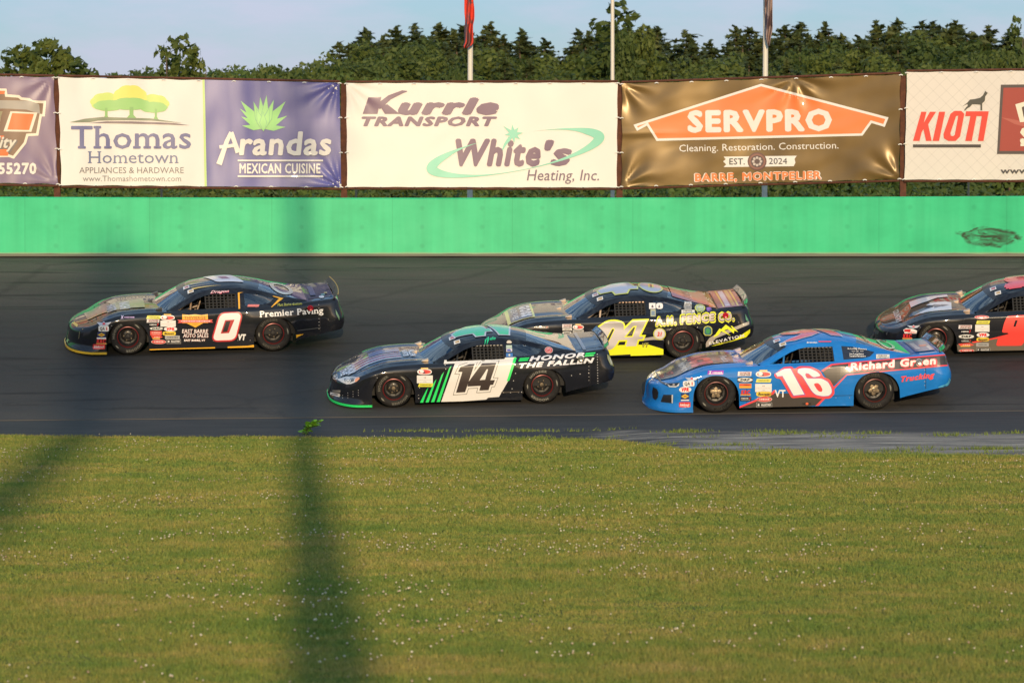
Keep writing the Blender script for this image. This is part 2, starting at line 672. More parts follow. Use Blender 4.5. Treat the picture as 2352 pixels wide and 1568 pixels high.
def m_apron():
    q = NT('old_asphalt')
    c = q.coord('Object', (0.7, 2.6, 1))
    a = q.noise(c, 1.1, 5, 0.6)
    b = q.noise(q.coord('Object', (1, 1, 1)), 40, 3, 0.7)
    uv = q.coord('UV')
    sep = q.n('ShaderNodeSeparateXYZ'); q.l(uv, sep.inputs[0])
    # sealed strip beside the seam, bare dusty asphalt towards the pit road on the right
    f1 = q.ramp(q.math('ADD', sep.outputs[1], q.math('MULTIPLY', q.math('SUBTRACT', a, 0.5), 0.25)), [(0.44, 1.0), (0.52, 0.0)])
    xg = q.n('ShaderNodeSeparateXYZ'); q.l(q.coord('Object'), xg.inputs[0])
    f2 = q.ramp(q.math('ADD', q.math('MULTIPLY', xg.outputs[0], 0.11), q.math('MULTIPLY', q.math('SUBTRACT', a, 0.5), 0.9)), [(0.12, 0.0), (0.42, 1.0)])
    f = q.math('MULTIPLY', f1, f2)
    dark = q.ramp(a, [(0.3, (0.030, 0.029, 0.028)), (0.7, (0.055, 0.051, 0.047))])
    pale = q.ramp(a, [(0.32, (0.08, 0.068, 0.055)), (0.48, (0.25, 0.205, 0.16)), (0.68, (0.42, 0.345, 0.26))])
    col = q.mix(f, dark, pale)
    col = q.mix(0.8, col, q.ramp(b, [(0.3, 0.7), (0.7, 1.3)]), 'MULTIPLY')
    q.l(col, q.b.inputs['Base Color'])
    q.b.inputs['Roughness'].default_value = 0.8
    q.b.inputs['Specular IOR Level'].default_value = 0.3
    q.bump(b, 0.3, 0.004)
    return q.m

def m_wall():
    q = NT('green_wall_paint')
    c = q.coord('UV')
    sep = q.n('ShaderNodeSeparateXYZ'); q.l(c, sep.inputs[0])
    a = q.noise(q.coord('UV', (0.8, 1.2, 1)), 1.0, 5, 0.6)
    col = q.ramp(a, [(0.3, (0.036, 0.45, 0.195)), (0.5, (0.045, 0.51, 0.225)), (0.7, (0.060, 0.54, 0.245))])
    # vertical streaks and pour seams
    s = q.noise(q.coord('UV', (3.0, 0.15, 1)), 1.0, 3)
    col = q.mix(1.0, col, q.ramp(s, [(0.35, 0.90), (0.6, 1.03)]), 'MULTIPLY')
    fr = q.math('FRACT', q.math('MULTIPLY', sep.outputs[0], 0.41))
    seam = q.ramp(fr, [(0.0, 0.86), (0.004, 0.86), (0.010, 1.0)])
    col = q.mix(1.0, col, seam, 'MULTIPLY')
    # bolt heads: faint regular dots
    dx = q.math('SUBTRACT', q.math('FRACT', q.math('MULTIPLY', sep.outputs[0], 0.82)), 0.5)
    dy = q.math('SUBTRACT', q.math('FRACT', q.math('MULTIPLY', sep.outputs[1], 2.6)), 0.5)
    dd = q.math('ADD', q.math('POWER', q.math('MULTIPLY', dx, 1.22), 2.0), q.math('POWER', q.math('MULTIPLY', dy, 0.385), 2.0))
    col = q.mix(1.0, col, q.ramp(dd, [(0.0, 0.87), (0.0006, 0.88), (0.0016, 1.0)]), 'MULTIPLY')
    # rubbed scuffs, horizontal
    sc = q.noise(q.coord('UV', (0.8, 22.0, 1), (3, 1, 0)), 1.0, 3, 0.6)
    m2 = q.noise(q.coord('UV', (0.35, 1.2, 1), (11, 4, 0)), 1.0, 2)
    k = q.math('MULTIPLY', q.ramp(sc, [(0.66, 0.0), (0.74, 1.0)]), q.ramp(m2, [(0.56, 0.0), (0.66, 0.5)]))
    col = q.mix(k, col, (0.06, 0.20, 0.09))
    # the big tyre mark near the right end
    wob = q.noise(q.coord('UV', (2.2, 4.0, 1), (5, 3, 0)), 1.0, 3, 0.6)
    wv = q.math('MULTIPLY', q.math('SUBTRACT', wob, 0.5), 1.5)
    px = q.math('ADD', q.math('DIVIDE', q.math('SUBTRACT', sep.outputs[0], 9.45), 0.60), wv)
    py = q.math('ADD', q.math('DIVIDE', q.math('SUBTRACT', sep.outputs[1], 0.36), 0.20), q.math('MULTIPLY', wv, -0.8))
    rr = q.math('ADD', q.math('POWER', px, 2.0), q.math('POWER', py, 2.0))
    tn = q.noise(q.coord('UV', (2.6, 9.0, 1), (0.3, 0.2, 0)), 1.0, 4, 0.65, 0.8)
    rim = q.ramp(rr, [(0.0, 1.0), (0.35, 0.5), (0.6, 1.0), (0.8, 0.6), (1.0, 0.0)])
    tk = q.math('MULTIPLY', rim, q.ramp(tn, [(0.33, 0.0), (0.50, 1.0)]))
    col = q.mix(tk, col, (0.032, 0.042, 0.02))
    # dust along the foot
    foot = q.math('ADD', sep.outputs[1], q.math('MULTIPLY', q.math('SUBTRACT', a, 0.5), 0.06))
    col = q.mix(q.ramp(foot, [(0.035, 0.7), (0.075, 0.0)]), col, (0.34, 0.30, 0.19))
    q.l(col, q.b.inputs['Base Color'])
    q.b.inputs['Roughness'].default_value = 0.55
    q.b.inputs['Specular IOR Level'].default_value = 0.3
    q.bump(a, 0.15, 0.02)
    return q.m

# ------------------------------------------------------------------ ground, track, apron, wall
ys = list(np.arange(-120, 20, 20)) + list(np.arange(20, 56, 6)) + list(np.arange(56, 80, 0.5)) + list(np.arange(80, 200, 6)) + list(np.arange(200, 440, 12)) + [460, 520, 600, 800, 1200, 1900]
xs = [-1500, -800, -400, -220, -150, -110, -80] + list(np.arange(-60, -20, 5)) + list(np.arange(-20, 20.1, 1.0)) + list(np.arange(25, 61, 5)) + [80, 110, 150, 220, 400, 800, 1500]
P = [[(x, y, terrain_z(x, y)) for x in xs] for y in ys]
ground = grid_mesh('ground', P, m_turf_soil(), flip=True)
tag(ground, kind='structure')

XS = [x * 0.5 for x in range(-64, 65)]
Pt = []; Ut = []
for i in range(0, 41):
    s = i / 40
    Pt.append([(x, y_seam(x) + (y_wall(x) + 0.10 - y_seam(x)) * s, z_seam(x) + (Z_WALL - z_seam(x)) * s) for x in XS])
    Ut.append([(x, s) for x in XS])
track = grid_mesh('race_track', Pt, m_asphalt(), uv=Ut, flip=True)
tag(track, kind='structure')
Pa = []; Ua = []
for i in range(0, 13):
    s = i / 12
    row = []; ru = []
    for x in XS:
        ye = y_edge(x) - 0.25; yy = ye + (y_seam(x) + 0.02 - ye) * s
        row.append((x, yy, track_z(x, yy) - 0.006 if i else 0.012)); ru.append((x, s))
    Pa.append(row); Ua.append(ru)
apron = grid_mesh('apron', Pa, m_apron(), uv=Ua, flip=True)
tag(apron, kind='structure')
# lip of the newer asphalt where it meets the apron
mb = MB()
mb.tube([(x, y_seam(x) - 0.012 + 0.02 * noise.noise(Vector((x * 1.3, 0, 0))), z_seam(x) - 0.004) for x in [q * 0.25 for q in range(-80, 81)]], 0.011, 6)
o = mb.build('asphalt_seam', mat('seam', (0.085, 0.07, 0.052), 0.9), None, True)
tag(o, kind='structure')

WH = 1.17
prof = [(0.0, 0.0), (0.0, WH - 0.03), (0.03, WH), (0.32, WH), (0.32, -0.6)]
XW = [x * 0.25 for x in range(-100, 101)]
Pw = []; Uw = []
for (dy, dz) in prof:
    Pw.append([(x, y_wall(x) + dy, Z_WALL + dz) for x in XW])
    Uw.append([(x, dz if dy < 0.1 else 1.1) for x in XW])
wall = grid_mesh('concrete_wall', Pw, m_wall(), uv=Uw, angle=30)
tag(wall, 'bright green painted concrete wall curving along the outside of the race track', 'wall')
# dirt washed against the foot of the wall
Pd = [[(x, y_wall(x) + 0.0 - 0.004, Z_WALL + 0.035 + 0.022 * noise.noise(Vector((x * 2.1, 1, 0)))) for x in XW],
      [(x, y_wall(x) - 0.10 - 0.05 * noise.noise(Vector((x * 1.1, 3, 0))), track_z(x, y_wall(x) - 0.10) + 0.006) for x in XW]]
o = grid_mesh('dirt', Pd, mat('dirt', (0.24, 0.20, 0.14), 0.95, 0, 0.1))
tag(o, 'pale strip of dirt washed along the foot of the green wall', 'dirt', kind='stuff')

# ------------------------------------------------------------------ grass
def build_grass():
    rs = np.random.RandomState(3)
    rows = []
    y = 23.0
    V = []; 
    for (ya, yb, dens, wd) in ((23.3, 27, 4200, .008), (27, 32, 3200, .010), (32, 39, 2200, .013), (39, 48, 1500, .017), (48, 59, 1150, .021)):
        hw = 0.1422 * yb + 5.0
        n = int((yb - ya) * 2 * hw * dens)
        x = rs.uniform(-hw, hw, n); yy = rs.uniform(ya, yb, n)
        over = np.abs(x) - (0.1422 * yy + 1.2)
        keep = (over < 0) | (rs.rand(n) < 0.55)
        ye = np.interp(x, [p[0] for p in _edge], [p[1] for p in _edge])
        keep &= yy < ye - 0.06 + 0.16 * np.sin(x * 5.1) * np.sin(x * 1.7 + 1) + 0.12 * np.sin(x * 13.3 + 2) * np.sin(x * 3.1) + 0.10 * rs.randn(n)
        x = x[keep]; yy = yy[keep]; n = len(x)
        # tufts: height follows slow waves
        hgt = (0.028 + 0.026 * rs.rand(n) ** 1.5) * (0.85 + 0.25 * np.sin(x * 2.3 + np.sin(yy * 1.1) * 2) * np.sin(yy * 1.9 + x) + 0.25 * np.sin(x*0.6+1.0)*np.sin(yy*.8))
        az = rs.uniform(0, 2*np.pi, n); ln = np.abs(rs.normal(0, 0.85, n)); la = rs.uniform(0, 2*np.pi, n)
        dx = np.cos(az) * wd * 0.5; dy = np.sin(az) * wd * 0.5
        z0 = np.zeros(n)
        a = np.stack([x - dx, yy - dy, z0], 1); b = np.stack([x + dx, yy + dy, z0], 1)
        c = np.stack([x + np.cos(la) * ln * hgt, yy + np.sin(la) * ln * hgt, hgt], 1)
        V.append(np.stack([a, b, c], 1).reshape(-1, 3))
    V = np.concatenate(V).astype(np.float32)
    n = len(V) // 3
    me = bpy.data.meshes.new('grass')
    me.vertices.add(len(V)); me.vertices.foreach_set('co', V.ravel())
    me.loops.add(len(V)); me.loops.foreach_set('vertex_index', np.arange(len(V), dtype=np.int32))
    me.polygons.add(n); me.polygons.foreach_set('loop_start', np.arange(0, len(V), 3, dtype=np.int32))
    me.polygons.foreach_set('loop_total', np.full(n, 3, dtype=np.int32))
    me.update(calc_edges=True)
    o = link('grass', me, m_grass())
    tag(o, 'mown infield grass, olive green with dry brown patches', 'grass', kind='stuff')
    # clover heads
    m = 23000
    yy = 23.2 + (58 - 23.2) * rs.rand(m) ** 1.25
    x = rs.uniform(-1, 1, m) * (0.1422 * yy + 3.0)
    dn = np.array([noise.noise(Vector((a * 0.33, b * 0.55, 2.0))) + 0.6 * noise.noise(Vector((a * 1.3, b * 1.7, 5.0))) for a, b in zip(x, yy)])
    ye = np.interp(x, [p[0] for p in _edge], [p[1] for p in _edge])
    keep = (rs.rand(m) < np.clip(0.10 + 1.05 * dn, 0.02, 1) * np.clip((yy - 20) / 16, .22, 1)) & (yy < ye - 0.3)
    x = x[keep]; yy = yy[keep]; k = len(x)
    r = 0.0075 + 0.0055 * rs.rand(k); z = 0.040 + 0.025 * rs.rand(k)
    O = np.array([(1, 0, 0), (-1, 0, 0), (0, 1, 0), (0, -1, 0), (0, 0, 1), (0, 0, -1)], dtype=np.float32)
    F = np.array([(0, 2, 4), (2, 1, 4), (1, 3, 4), (3, 0, 4), (2, 0, 5), (1, 2, 5), (3, 1, 5), (0, 3, 5)], dtype=np.int32)
    Vc = (np.stack([x, yy, z], 1)[:, None, :] + O[None] * r[:, None, None]).reshape(-1, 3).astype(np.float32)
    Fc = (F[None] + (np.arange(k, dtype=np.int32) * 6)[:, None, None]).reshape(-1)
    me = bpy.data.meshes.new('clover_flowers')
    me.vertices.add(len(Vc)); me.vertices.foreach_set('co', Vc.ravel())
    me.loops.add(len(Fc)); me.loops.foreach_set('vertex_index', Fc)
    me.polygons.add(len(Fc)//3); me.polygons.foreach_set('loop_start', np.arange(0, len(Fc), 3, dtype=np.int32))
    me.polygons.foreach_set('loop_total', np.full(len(Fc)//3, 3, dtype=np.int32))
    me.update(calc_edges=True)
    q = NT('clover_head')
    g = q.n('ShaderNodeNewGeometry')
    q.l(q.ramp(g.outputs['Random Per Island'], [(0.0, (0.36, 0.24, 0.14)), (0.5, (0.52, 0.43, 0.28)), (1.0, (0.70, 0.62, 0.45))]), q.b.inputs['Base Color'])
    q.b.inputs['Roughness'].default_value = 0.9
    o = link('clover_flowers', me, q.m)
    tag(o, 'small white clover heads scattered through the infield grass', 'flowers', kind='stuff')
build_grass()

# weeds in the crack between the sealed strip and the pit road
def blades(rs, spots, hmin, hmax, n, wd, spread):
    vs = []; fs = []
    for (x, y, z, k) in spots:
        for _ in range(int(n * k)):
            a = rs.uniform(0, 6.28); h = rs.uniform(hmin, hmax); l = abs(rs.gauss(0, .6)); la = rs.uniform(0, 6.28)
            px, py = x + rs.gauss(0, spread), y + rs.gauss(0, spread * 0.35)
            b = len(vs)
            vs += [(px - math.cos(a)*wd/2, py - math.sin(a)*wd/2, z), (px + math.cos(a)*wd/2, py + math.sin(a)*wd/2, z), (px + math.cos(la)*l*h, py + math.sin(la)*l*h, z + h)]
            fs.append((b, b+1, b+2))
    return vs, fs
spots = []
for vx, vy, k in [(890, 990, .5), (960, 989, .9), (1000, 990, .6), (1100, 989, .7), (1180, 989, 1.0), (1240, 989, 1), (1330, 989, .6), (1420, 986, .4), (1562, 991, 1), (1580, 990, 1), (1600, 992, .6), (1760, 990, 1), (1795, 993, 1.2), (1810, 996, 1), (1860, 993, .6), (1910, 996, .6), (2005, 994, 1), (2022, 995, .8), (2180, 998, 1.0), (2192, 1000, .8), (2290, 996, .5), (2340, 993, 1.2), (1925, 1002, .5), (1950, 1005, .5), (2270, 1030, 1.6), (2285, 1031, 1.6), (2310, 1028, .5), (1740, 1000, .3), (2060, 1036, .3), (1610, 1003, .35)]:
    p = hit_track(vx, vy)
    spots.append((p.x, p.y, p.z - 0.01, k))
spots += [(rnd.uniform(-1, 9.5), 0, 0, rnd.uniform(.15, .7)) for _ in range(46)]
spots = [(x, y or y_edge(x) + rnd.uniform(-.15, 1.0) * min(1, max(.1, (x + 1) / 5)), 0, k) for x, y, z, k in spots]
spots = [(x, y, track_z(x, y) - 0.012, k) for x, y, z, k in spots]
vs, fs = blades(rnd, spots, 0.02, 0.075, 75, 0.02, 0.20)
o = mesh_obj('weeds', vs, fs, mat('weed_leaf', (0.14, 0.18, 0.04), 0.7, 0, 0.2))
tag(o, 'low green weeds growing in cracks along the inner edge of the track', 'weeds', kind='stuff')

# the tall bright weed at the edge of the grass
def weed_plant():
    base = hit_track(700, 996)
    root = empty('weed_plant', base)
    root.scale = (1.0, 1.0, 0.8)
    tag(root, 'bright green leafy weed leaning over the track edge, taller than the grass', 'weed')
    mb = MB(); lf = MB()
    rs = random.Random(5)
    for s in range(9):
        a = rs.uniform(0, 6.28); top = Vector((0.12 + 0.16 * rs.random() + 0.05 * math.cos(a), 0.1 * math.sin(a), 0.16 + 0.14 * rs.random()))
        p0 = Vector((rs.uniform(-.08, .06), rs.uniform(-.04, .04), 0)); p1 = p0.lerp(top, 0.5) + Vector((-0.02, 0, 0.05))
        mb.tube([p0, p1, top], [0.006, 0.005, 0.003], 5)
        for k in range(11):
            t = 0.15 + 0.85 * k / 11
            p = (p0.lerp(p1, t*2) if t < .5 else p1.lerp(top, t*2-1))
            d = Vector((rs.uniform(-1, 1), rs.uniform(-1, 1), rs.uniform(-.3, .6))).normalized()
            sd = d.cross(Vector((rs.uniform(-1, 1), rs.uniform(-1, 1), 1))).normalized()
            L = 0.06 + 0.05 * rs.random(); W = L * 0.4
            lf.add([p, p + d*L*.5 + sd*W, p + d*L, p + d*L*.5 - sd*W], [(0, 1, 2, 3)])
    mb.build('stem', mat('weed_stem', (0.10, 0.15, 0.03), 0.7), root)
    lf.build('leaves', mat('bright_weed_leaf', (0.16, 0.36, 0.025), 0.55, 0, 0.3), root)
weed_plant()

# ------------------------------------------------------------------ banner fence behind the wall
def y_fence(x): return y_wall(x) + 0.75
def on_fence(vx, vy, off=0.0):
    d = ray(vx, vy); y = 74.0
    for _ in range(12):
        x = d.x / d.y * y
        y = y_fence(x) - off
    return Vector((d.x / d.y * y, y, CAM_Z + d.z / d.y * y))

rust = NT('rusty_steel')
_a = rust.noise(rust.coord('Object', (1, 1, 1)), 6.0, 5, 0.7)
rust.l(rust.ramp(_a, [(0.3, (0.055, 0.018, 0.009)), (0.55, (0.10, 0.032, 0.014)), (0.75, (0.15, 0.055, 0.022))]), rust.b.inputs['Base Color'])
rust.b.inputs['Roughness'].default_value = 0.85
RUST = rust.m

for i, (xt, xb, yt) in enumerate(((127, 134, 181), (789, 791, 192), (1423, 1423, 190), (2076, 2073, 174))):
    a = on_fence(xt, yt, -0.10); b = on_fence(xb, 470, -0.10)
    x = (a.x + b.x) / 2; y = (a.y + b.y) / 2
    zb = terrain_z(x, y) - 0.2
    mb = MB()
    mb.box(-.062, .062, -.010, .010, 0, a.z - zb); mb.box(-.008, .008, .010, .10, 0, a.z - zb); mb.box(-.062, .062, .10, .115, 0, a.z - zb)
    o = mb.build('steel_post', RUST)
    o.location = (x, y, zb)
    tag(o, ['rusty steel post between the purple banner and the tree logo banner', 'rusty steel post between the dark blue banner and the white banner with purple lettering', 'rusty steel post between the white banner and the brown banner with the orange house', 'rusty steel post between the brown banner and the white banner with red lettering'][i], 'post', 'rusty posts carrying the banners')

BANNERS = {
 'b1': ((-470, 166), (124, 177), (133, 424), (-470, 412)),
 'b2': ((133, 177), (780, 190), (784, 431), (140, 426)),
 'b3': ((795, 191), (1419, 190), (1417, 431), (797, 430)),
 'b4': ((1428, 192), (2069, 171), (2066, 412), (1427, 430)),
 'b5': ((2083, 166), (2720, 158), (2715, 414), (2077, 413)),
}
RAILS = {'b1': 'purple banner at the left edge', 'b2': 'tree logo and dark blue banner', 'b3': 'white banner with purple lettering', 'b4': 'brown banner with the orange house', 'b5': 'white banner with red lettering'}
for k, (tl, tr, br, bl) in BANNERS.items():
    for nm, (p, q), dv in (('upper', (tl, tr), -3), ('lower', (bl, br), 3)):
        mb = MB()
        pts = [on_fence(p[0] + (q[0]-p[0])*t/16 , p[1] + (q[1]-p[1])*t/16 + dv, -0.03) for t in range(17)]
        mb.tube(pts, 0.024, 8)
        o = mb.build('steel_rail', RUST, None, True)
        tag(o, f'thin rusty {nm} rail holding the {RAILS[k]}', 'rail', 'rails of the banner fence')

def wr(u, v, kind):
    """wrinkles of the vinyl, metres towards the track; u, v in banner units 0..1"""
    n = noise.noise
    if kind == 0:
        w_ = 0.018 * n(Vector((u*6, v*1.6, 1))) + 0.007 * n(Vector((u*15 + v*3, v*4, 3)))
        w_ += 0.014 * math.exp(-(math.hypot(u*2.6, v)/.30)**2) * math.sin(14*math.atan2(v + .02, u*2.6 + .02))
    elif kind == 1:
        w_ = 0.034 * n(Vector((u*7.0, v*1.1, 4))) + 0.012 * n(Vector((u*18, v*3, 6)))
        for (cu, cv) in ((1, 0), (1, 1)):
            r = math.hypot((u-cu)*2.6, v-cv); w_ += 0.018 * math.exp(-(r/.32)**2) * math.sin(12*math.atan2(v-cv + .01, (u-cu)*2.6 + .01))
    elif kind == 2:
        w_ = 0.034 * n(Vector((u*6 + v*2.5, v*3 - u*1.5, 9))) + 0.008 * n(Vector((u*14 + v*6, v*6 - u*4, 2)))
        # creases running out of the corners
        for (cu, cv, s) in ((1, 1, 1.0), (0, 0, .7), (0, 1, .8), (0.62, 0, .8)):
            du, dv = (u-cu)*2.6, (v-cv)
            r = math.hypot(du, dv); th = math.atan2(dv, du)
            w_ += 0.030 * s * math.exp(-((r-0.16)/0.17)**2) * math.sin(th*9 + cu*2)
        w_ += 0.020*math.exp(-((v-0.48-0.05*u)/0.03)**2)*math.exp(-(u/0.18)**2)
    else:
        w_ = 0.012 * n(Vector((u*5, v*2, 5)))
    return w_

def banner(key, kind, material, label, art_fn, coat=0.2, rough=0.45):
    tl, tr, br, bl = BANNERS[key]
    q = [Vector(p) for p in (tl, tr, br, bl)]
    def uv2px(u, v):
        return (q[0]*(1-u) + q[1]*u)*(1-v) + (q[3]*(1-u) + q[2]*u)*v
    def px2uv(x, y):
        u, v = .5, .5
        for _ in range(6):
            p = uv2px(u, v); dx, dy = x-p.x, y-p.y
            e = 1e-3
            pu = (uv2px(u+e, v)-p)/e; pv = (uv2px(u, v+e)-p)/e
            D = pu.x*pv.y - pu.y*pv.x
            u += (dx*pv.y - dy*pv.x)/D; v += (dy*pu.x - dx*pu.y)/D
        return u, v
    NU, NV = 110, 44
    Pg = []; Ug = []
    for j in range(NV+1):
        row = []; ru = []
        for i in range(NU+1):
            u, v = i/NU, j/NV
            # scalloped edges: pulled out at each tie
            sag = 2.0 if kind in (1, 2) else 1.0
            su = 0.5 - 0.5*math.cos(2*math.pi*u*8); sv = 0.5 - 0.5*math.cos(2*math.pi*v*3)
            p = uv2px(u, v)
            p = p + Vector((sv*sag*(1 if u == 0 else -1 if u == 1 else 0), su*sag*0.8*(1 if v == 0 else -1 if v == 1 else 0)))
            row.append(on_fence(p.x, p.y, 0.02 + wr(u, v, kind))); ru.append((u*2.6, 1-v))
        Pg.append(row); Ug.append(ru)
    root = grid_mesh('banner', Pg, material, uv=Ug)
    tag(root, label, 'banner', 'banners on the fence above the wall')
    art = Art(5.0, gap=0.0016, base=0.009, rough=rough, coat=coat)
    art_fn(art)
    def mp(x, y, off):
        u, v = px2uv(x, y)
        return on_fence(x, y, 0.02 + off + wr(min(1, max(0, u)), min(1, max(0, v)), kind))
    art.bake(mp, root)
    # white ties at the eyelets
    spots = [(i/8, 0) for i in range(9)] + [(i/8, 1) for i in range(9)] + [(0, j/3) for j in (1, 2)] + [(1, j/3) for j in (1, 2)]
    first = None
    for (u, v) in spots:
        p = uv2px(u, v)
        if not -30 < p.x < 2390: continue
        if first is None:
            mb = MB(); mb.tube([(-.035, -.012, -.008), (-.012, -.03, 0.004), (.012, -.03, .004), (.035, -.012, -.006)], 0.011, 6)
            first = mb.build('cable_tie', mat('white_tie', (0.85, 0.82, 0.75), 0.3), root); t = first
        else:
            t = first.copy(); COL.objects.link(t); t.parent = root
        t.location = on_fence(p.x, p.y + (1.5 if v == 0 else -1.0 if v == 1 else 0), 0.03)
        if u in (0, 1) and v not in (0, 1): t.rotation_euler = (0, 0, 0.2)

W_ = (0.72, 0.67, 0.60)
PURP = (0.14, 0.075, 0.13)
def art_b1(a):
    OR, CR, GR = (0.80, 0.16, 0.03), (0.74, 0.66, 0.52), (0.28, 0.24, 0.20)
    a.part('logo')
    outl = [(-200, 200), (15, 204), (17, 217), (44, 219), (50, 224), (68, 226), (75, 231), (106, 232), (103, 268), (96, 268), (88, 312), (65, 313), (60, 330), (48, 345), (32, 365), (20, 361), (-200, 365)]
    a.poly(outl, CR, 0)
    a.poly(offset_poly(outl, -6), (0.22, 0.13, 0.075), 1)
    a.poly([(-200, 208), (12, 209), (10, 216), (-200, 220)], OR, 2)
    a.poly([(-200, 226), (70, 232), (90, 240), (92, 262), (60, 252), (18, 250), (-200, 250)], (0.36, 0.32, 0.27), 2)
    a.poly([(24, 256), (86, 259), (72, 303), (8, 302)], CR, 3)
    a.poly([(28, 260), (78, 262), (67, 299), (17, 298)], OR, 4)
    a.poly([(-120, 254), (6, 256), (-8, 302), (-120, 302)], (0.30, 0.26, 0.14), 2)
    a.oval(-18, 276, 36, 40, CR, 3)
    a.oval(-18, 276, 22, 26, (0.34, 0.30, 0.16), 4)
    a.poly([(-200, 312), (10, 312), (4, 320), (-200, 322)], OR, 3)
    a.poly([(-200, 345), (22, 343), (18, 358), (-200, 358)], OR, 3)
    a.part('lettering')
    a.text('Quality', -14, 328, 26, (0.16, 0.13, 0.11), 5, 110, 0.06, 0.35)
    a.text('Quality', -16, 326, 26, (0.62, 0.57, 0.47), 6, 108, 0.03, 0.35)
    a.text('802-555270', -2, 387, 24, W_, 3, 172, 0.045)
def art_b2(a):
    DB, GN = (0.10, 0.10, 0.20), (0.42, 0.66, 0.20)
    a.part('panel')
    P = [(465, 183.5), (780, 190.5), (783.5, 430), (470, 428)]
    qq = NT('blue_vinyl')
    n_ = qq.noise(qq.coord('Object', (1.1, 1, 0.25)), 1.6, 3)
    qq.l(qq.ramp(n_, [(0.35, (0.075, 0.075, 0.27)), (0.65, (0.105, 0.10, 0.30))]), qq.b.inputs['Base Color'])
    qq.b.inputs['Roughness'].default_value = 0.42
    qq.b.inputs['Specular IOR Level'].default_value = 0.6
    a.poly(P, qq.m, 0)
    a.poly([(465, 183.5), (470, 183.6), (475, 428), (470, 428)], (0.45, 0.62, 0.20), 1)
    a.part('tree_emblem')
    g1, g2, g3 = (0.28, 0.52, 0.16), (0.50, 0.62, 0.14), (0.72, 0.64, 0.13)
    def cloud(cx, cy, rx, ry, seed, col, l):
        pts = []
        for k in range(48):
            t = 2*math.pi*k/48
            b = 1 + 0.07*abs(math.sin(t*4 + seed))
            pts.append((cx + rx*b*math.cos(t), cy + ry*b*math.sin(t)*(1.0 if math.sin(t) < 0 else 0.82)))
        a.poly(pts, col, l)
    cloud(244, 236, 35, 22, 1, g2, 0); cloud(352, 240, 35, 22, 2, g2, 0); cloud(299, 224, 37, 27, 0, g3, 2)
    cloud(249, 244, 33, 13, 1, g1, 3); cloud(353, 248, 30, 13, 2, g1, 3); cloud(299, 240, 44, 15, 0, g1, 4)
    for cx, w1, yt in ((244, 6, 254), (302, 9, 252), (358, 5, 256)):
        a.poly([(cx-w1/2, yt-6), (cx+w1/2, yt-6), (cx+w1*.5, yt+12), (cx+w1*1.3, yt+20), (cx-w1*1.3, yt+20), (cx-w1*.5, yt+12)], (0.22, 0.42, 0.13), 5)
    a.poly([(160, 281), (195, 273), (235, 269), (300, 271), (345, 272), (385, 278), (420, 283), (350, 277), (290, 276), (225, 277), (205, 281)], (0.20, 0.22, 0.14), 6)
    a.poly([(205, 283), (245, 279), (300, 279), (360, 281), (400, 283), (435, 288), (380, 286), (300, 284), (240, 283)], (0.19, 0.14, 0.15), 6)
    a.part('lettering')
    a.text('Thomas', 301, 315, 52, (0.13, 0.13, 0.26), 1, 276, 0.012, 0, 0.07)
    a.text('Hometown', 306, 361, 28, (0.13, 0.15, 0.26), 1, 208, 0.0, 0, 0.07)
    a.text('APPLIANCES & HARDWARE', 302, 391, 14, (0.15, 0.14, 0.15), 1, 240, 0.0)
    a.text('www.Thomashometown.com', 303, 410, 13, (0.20, 0.19, 0.20), 1, 226, -0.005)
    a.part('agave_emblem')
    lf, ld = (0.30, 0.62, 0.20), (0.20, 0.46, 0.22)
    for k, (tx, ty, w1) in enumerate(((553, 232, 17), (656, 233, 17), (551, 250, 12), (660, 266, 12), (554, 268, 13), (656, 292, 11), (556, 289, 11))):
        bx, by = 605, 296
        dx, dy = tx-bx, ty-by; L = math.hypot(dx, dy); nx, ny = -dy/L, dx/L
        a.poly([(bx, by), (bx+dx*.45+nx*w1*.6, by+dy*.45+ny*w1*.6), (tx, ty), (bx+dx*.45-nx*w1*.6, by+dy*.45-ny*w1*.6)], lf, 1+k)
    for k, (tx, ty, w1) in enumerate(((583, 236, 16), (598, 226, 17), (612, 222, 17), (628, 232, 17), (590, 252, 15), (618, 250, 15), (604, 258, 15))):
        bx, by = 605, 302
        dx, dy = tx-bx, ty-by; L = math.hypot(dx, dy); nx, ny = -dy/L, dx/L
        sh = lambda e: [(bx, by), (bx+dx*.45+nx*(w1*.5+e), by+dy*.45+ny*(w1*.5+e)), (tx+dx/L*e*2, ty+dy/L*e*2), (bx+dx*.45-nx*(w1*.5+e), by+dy*.45-ny*(w1*.5+e))]
        a.poly(sh(1.6), ld, 8+k*2); a.poly(sh(0), lf, 9+k*2)
    a.part('lettering')
    # hand-brushed initial
    a.stroke([(503, 378), (512, 352), (521, 325), (531, 304)], [13, 11, 10, 9], W_, 24)
    a.stroke([(531, 304), (540, 330), (547, 351)], [10, 10, 12], W_, 25)
    a.stroke([(504, 338), (525, 336), (544, 333)], [8, 8, 9], W_, 26)
    for ch, cx, cy, w1, h1 in (('r', 561, 339, 22, 35), ('a', 589, 340, 28, 36), ('n', 621, 341, 30, 36), ('d', 653, 332, 34, 52), ('a', 690, 339, 30, 38), ('s', 738, 337, 46, 46)):
        pass
    a.text('randas', 655, 329, 52, W_, 24, 212, 0.03, 0.10)
    a.part('stripe'); a.rect(644, 369, 196, 4, W_, 24); a.rect(644, 405, 196, 4, W_, 24); a.part('lettering')
    a.text('MEXICAN CUISINE', 643, 387, 22, W_, 24, 186, 0.03)
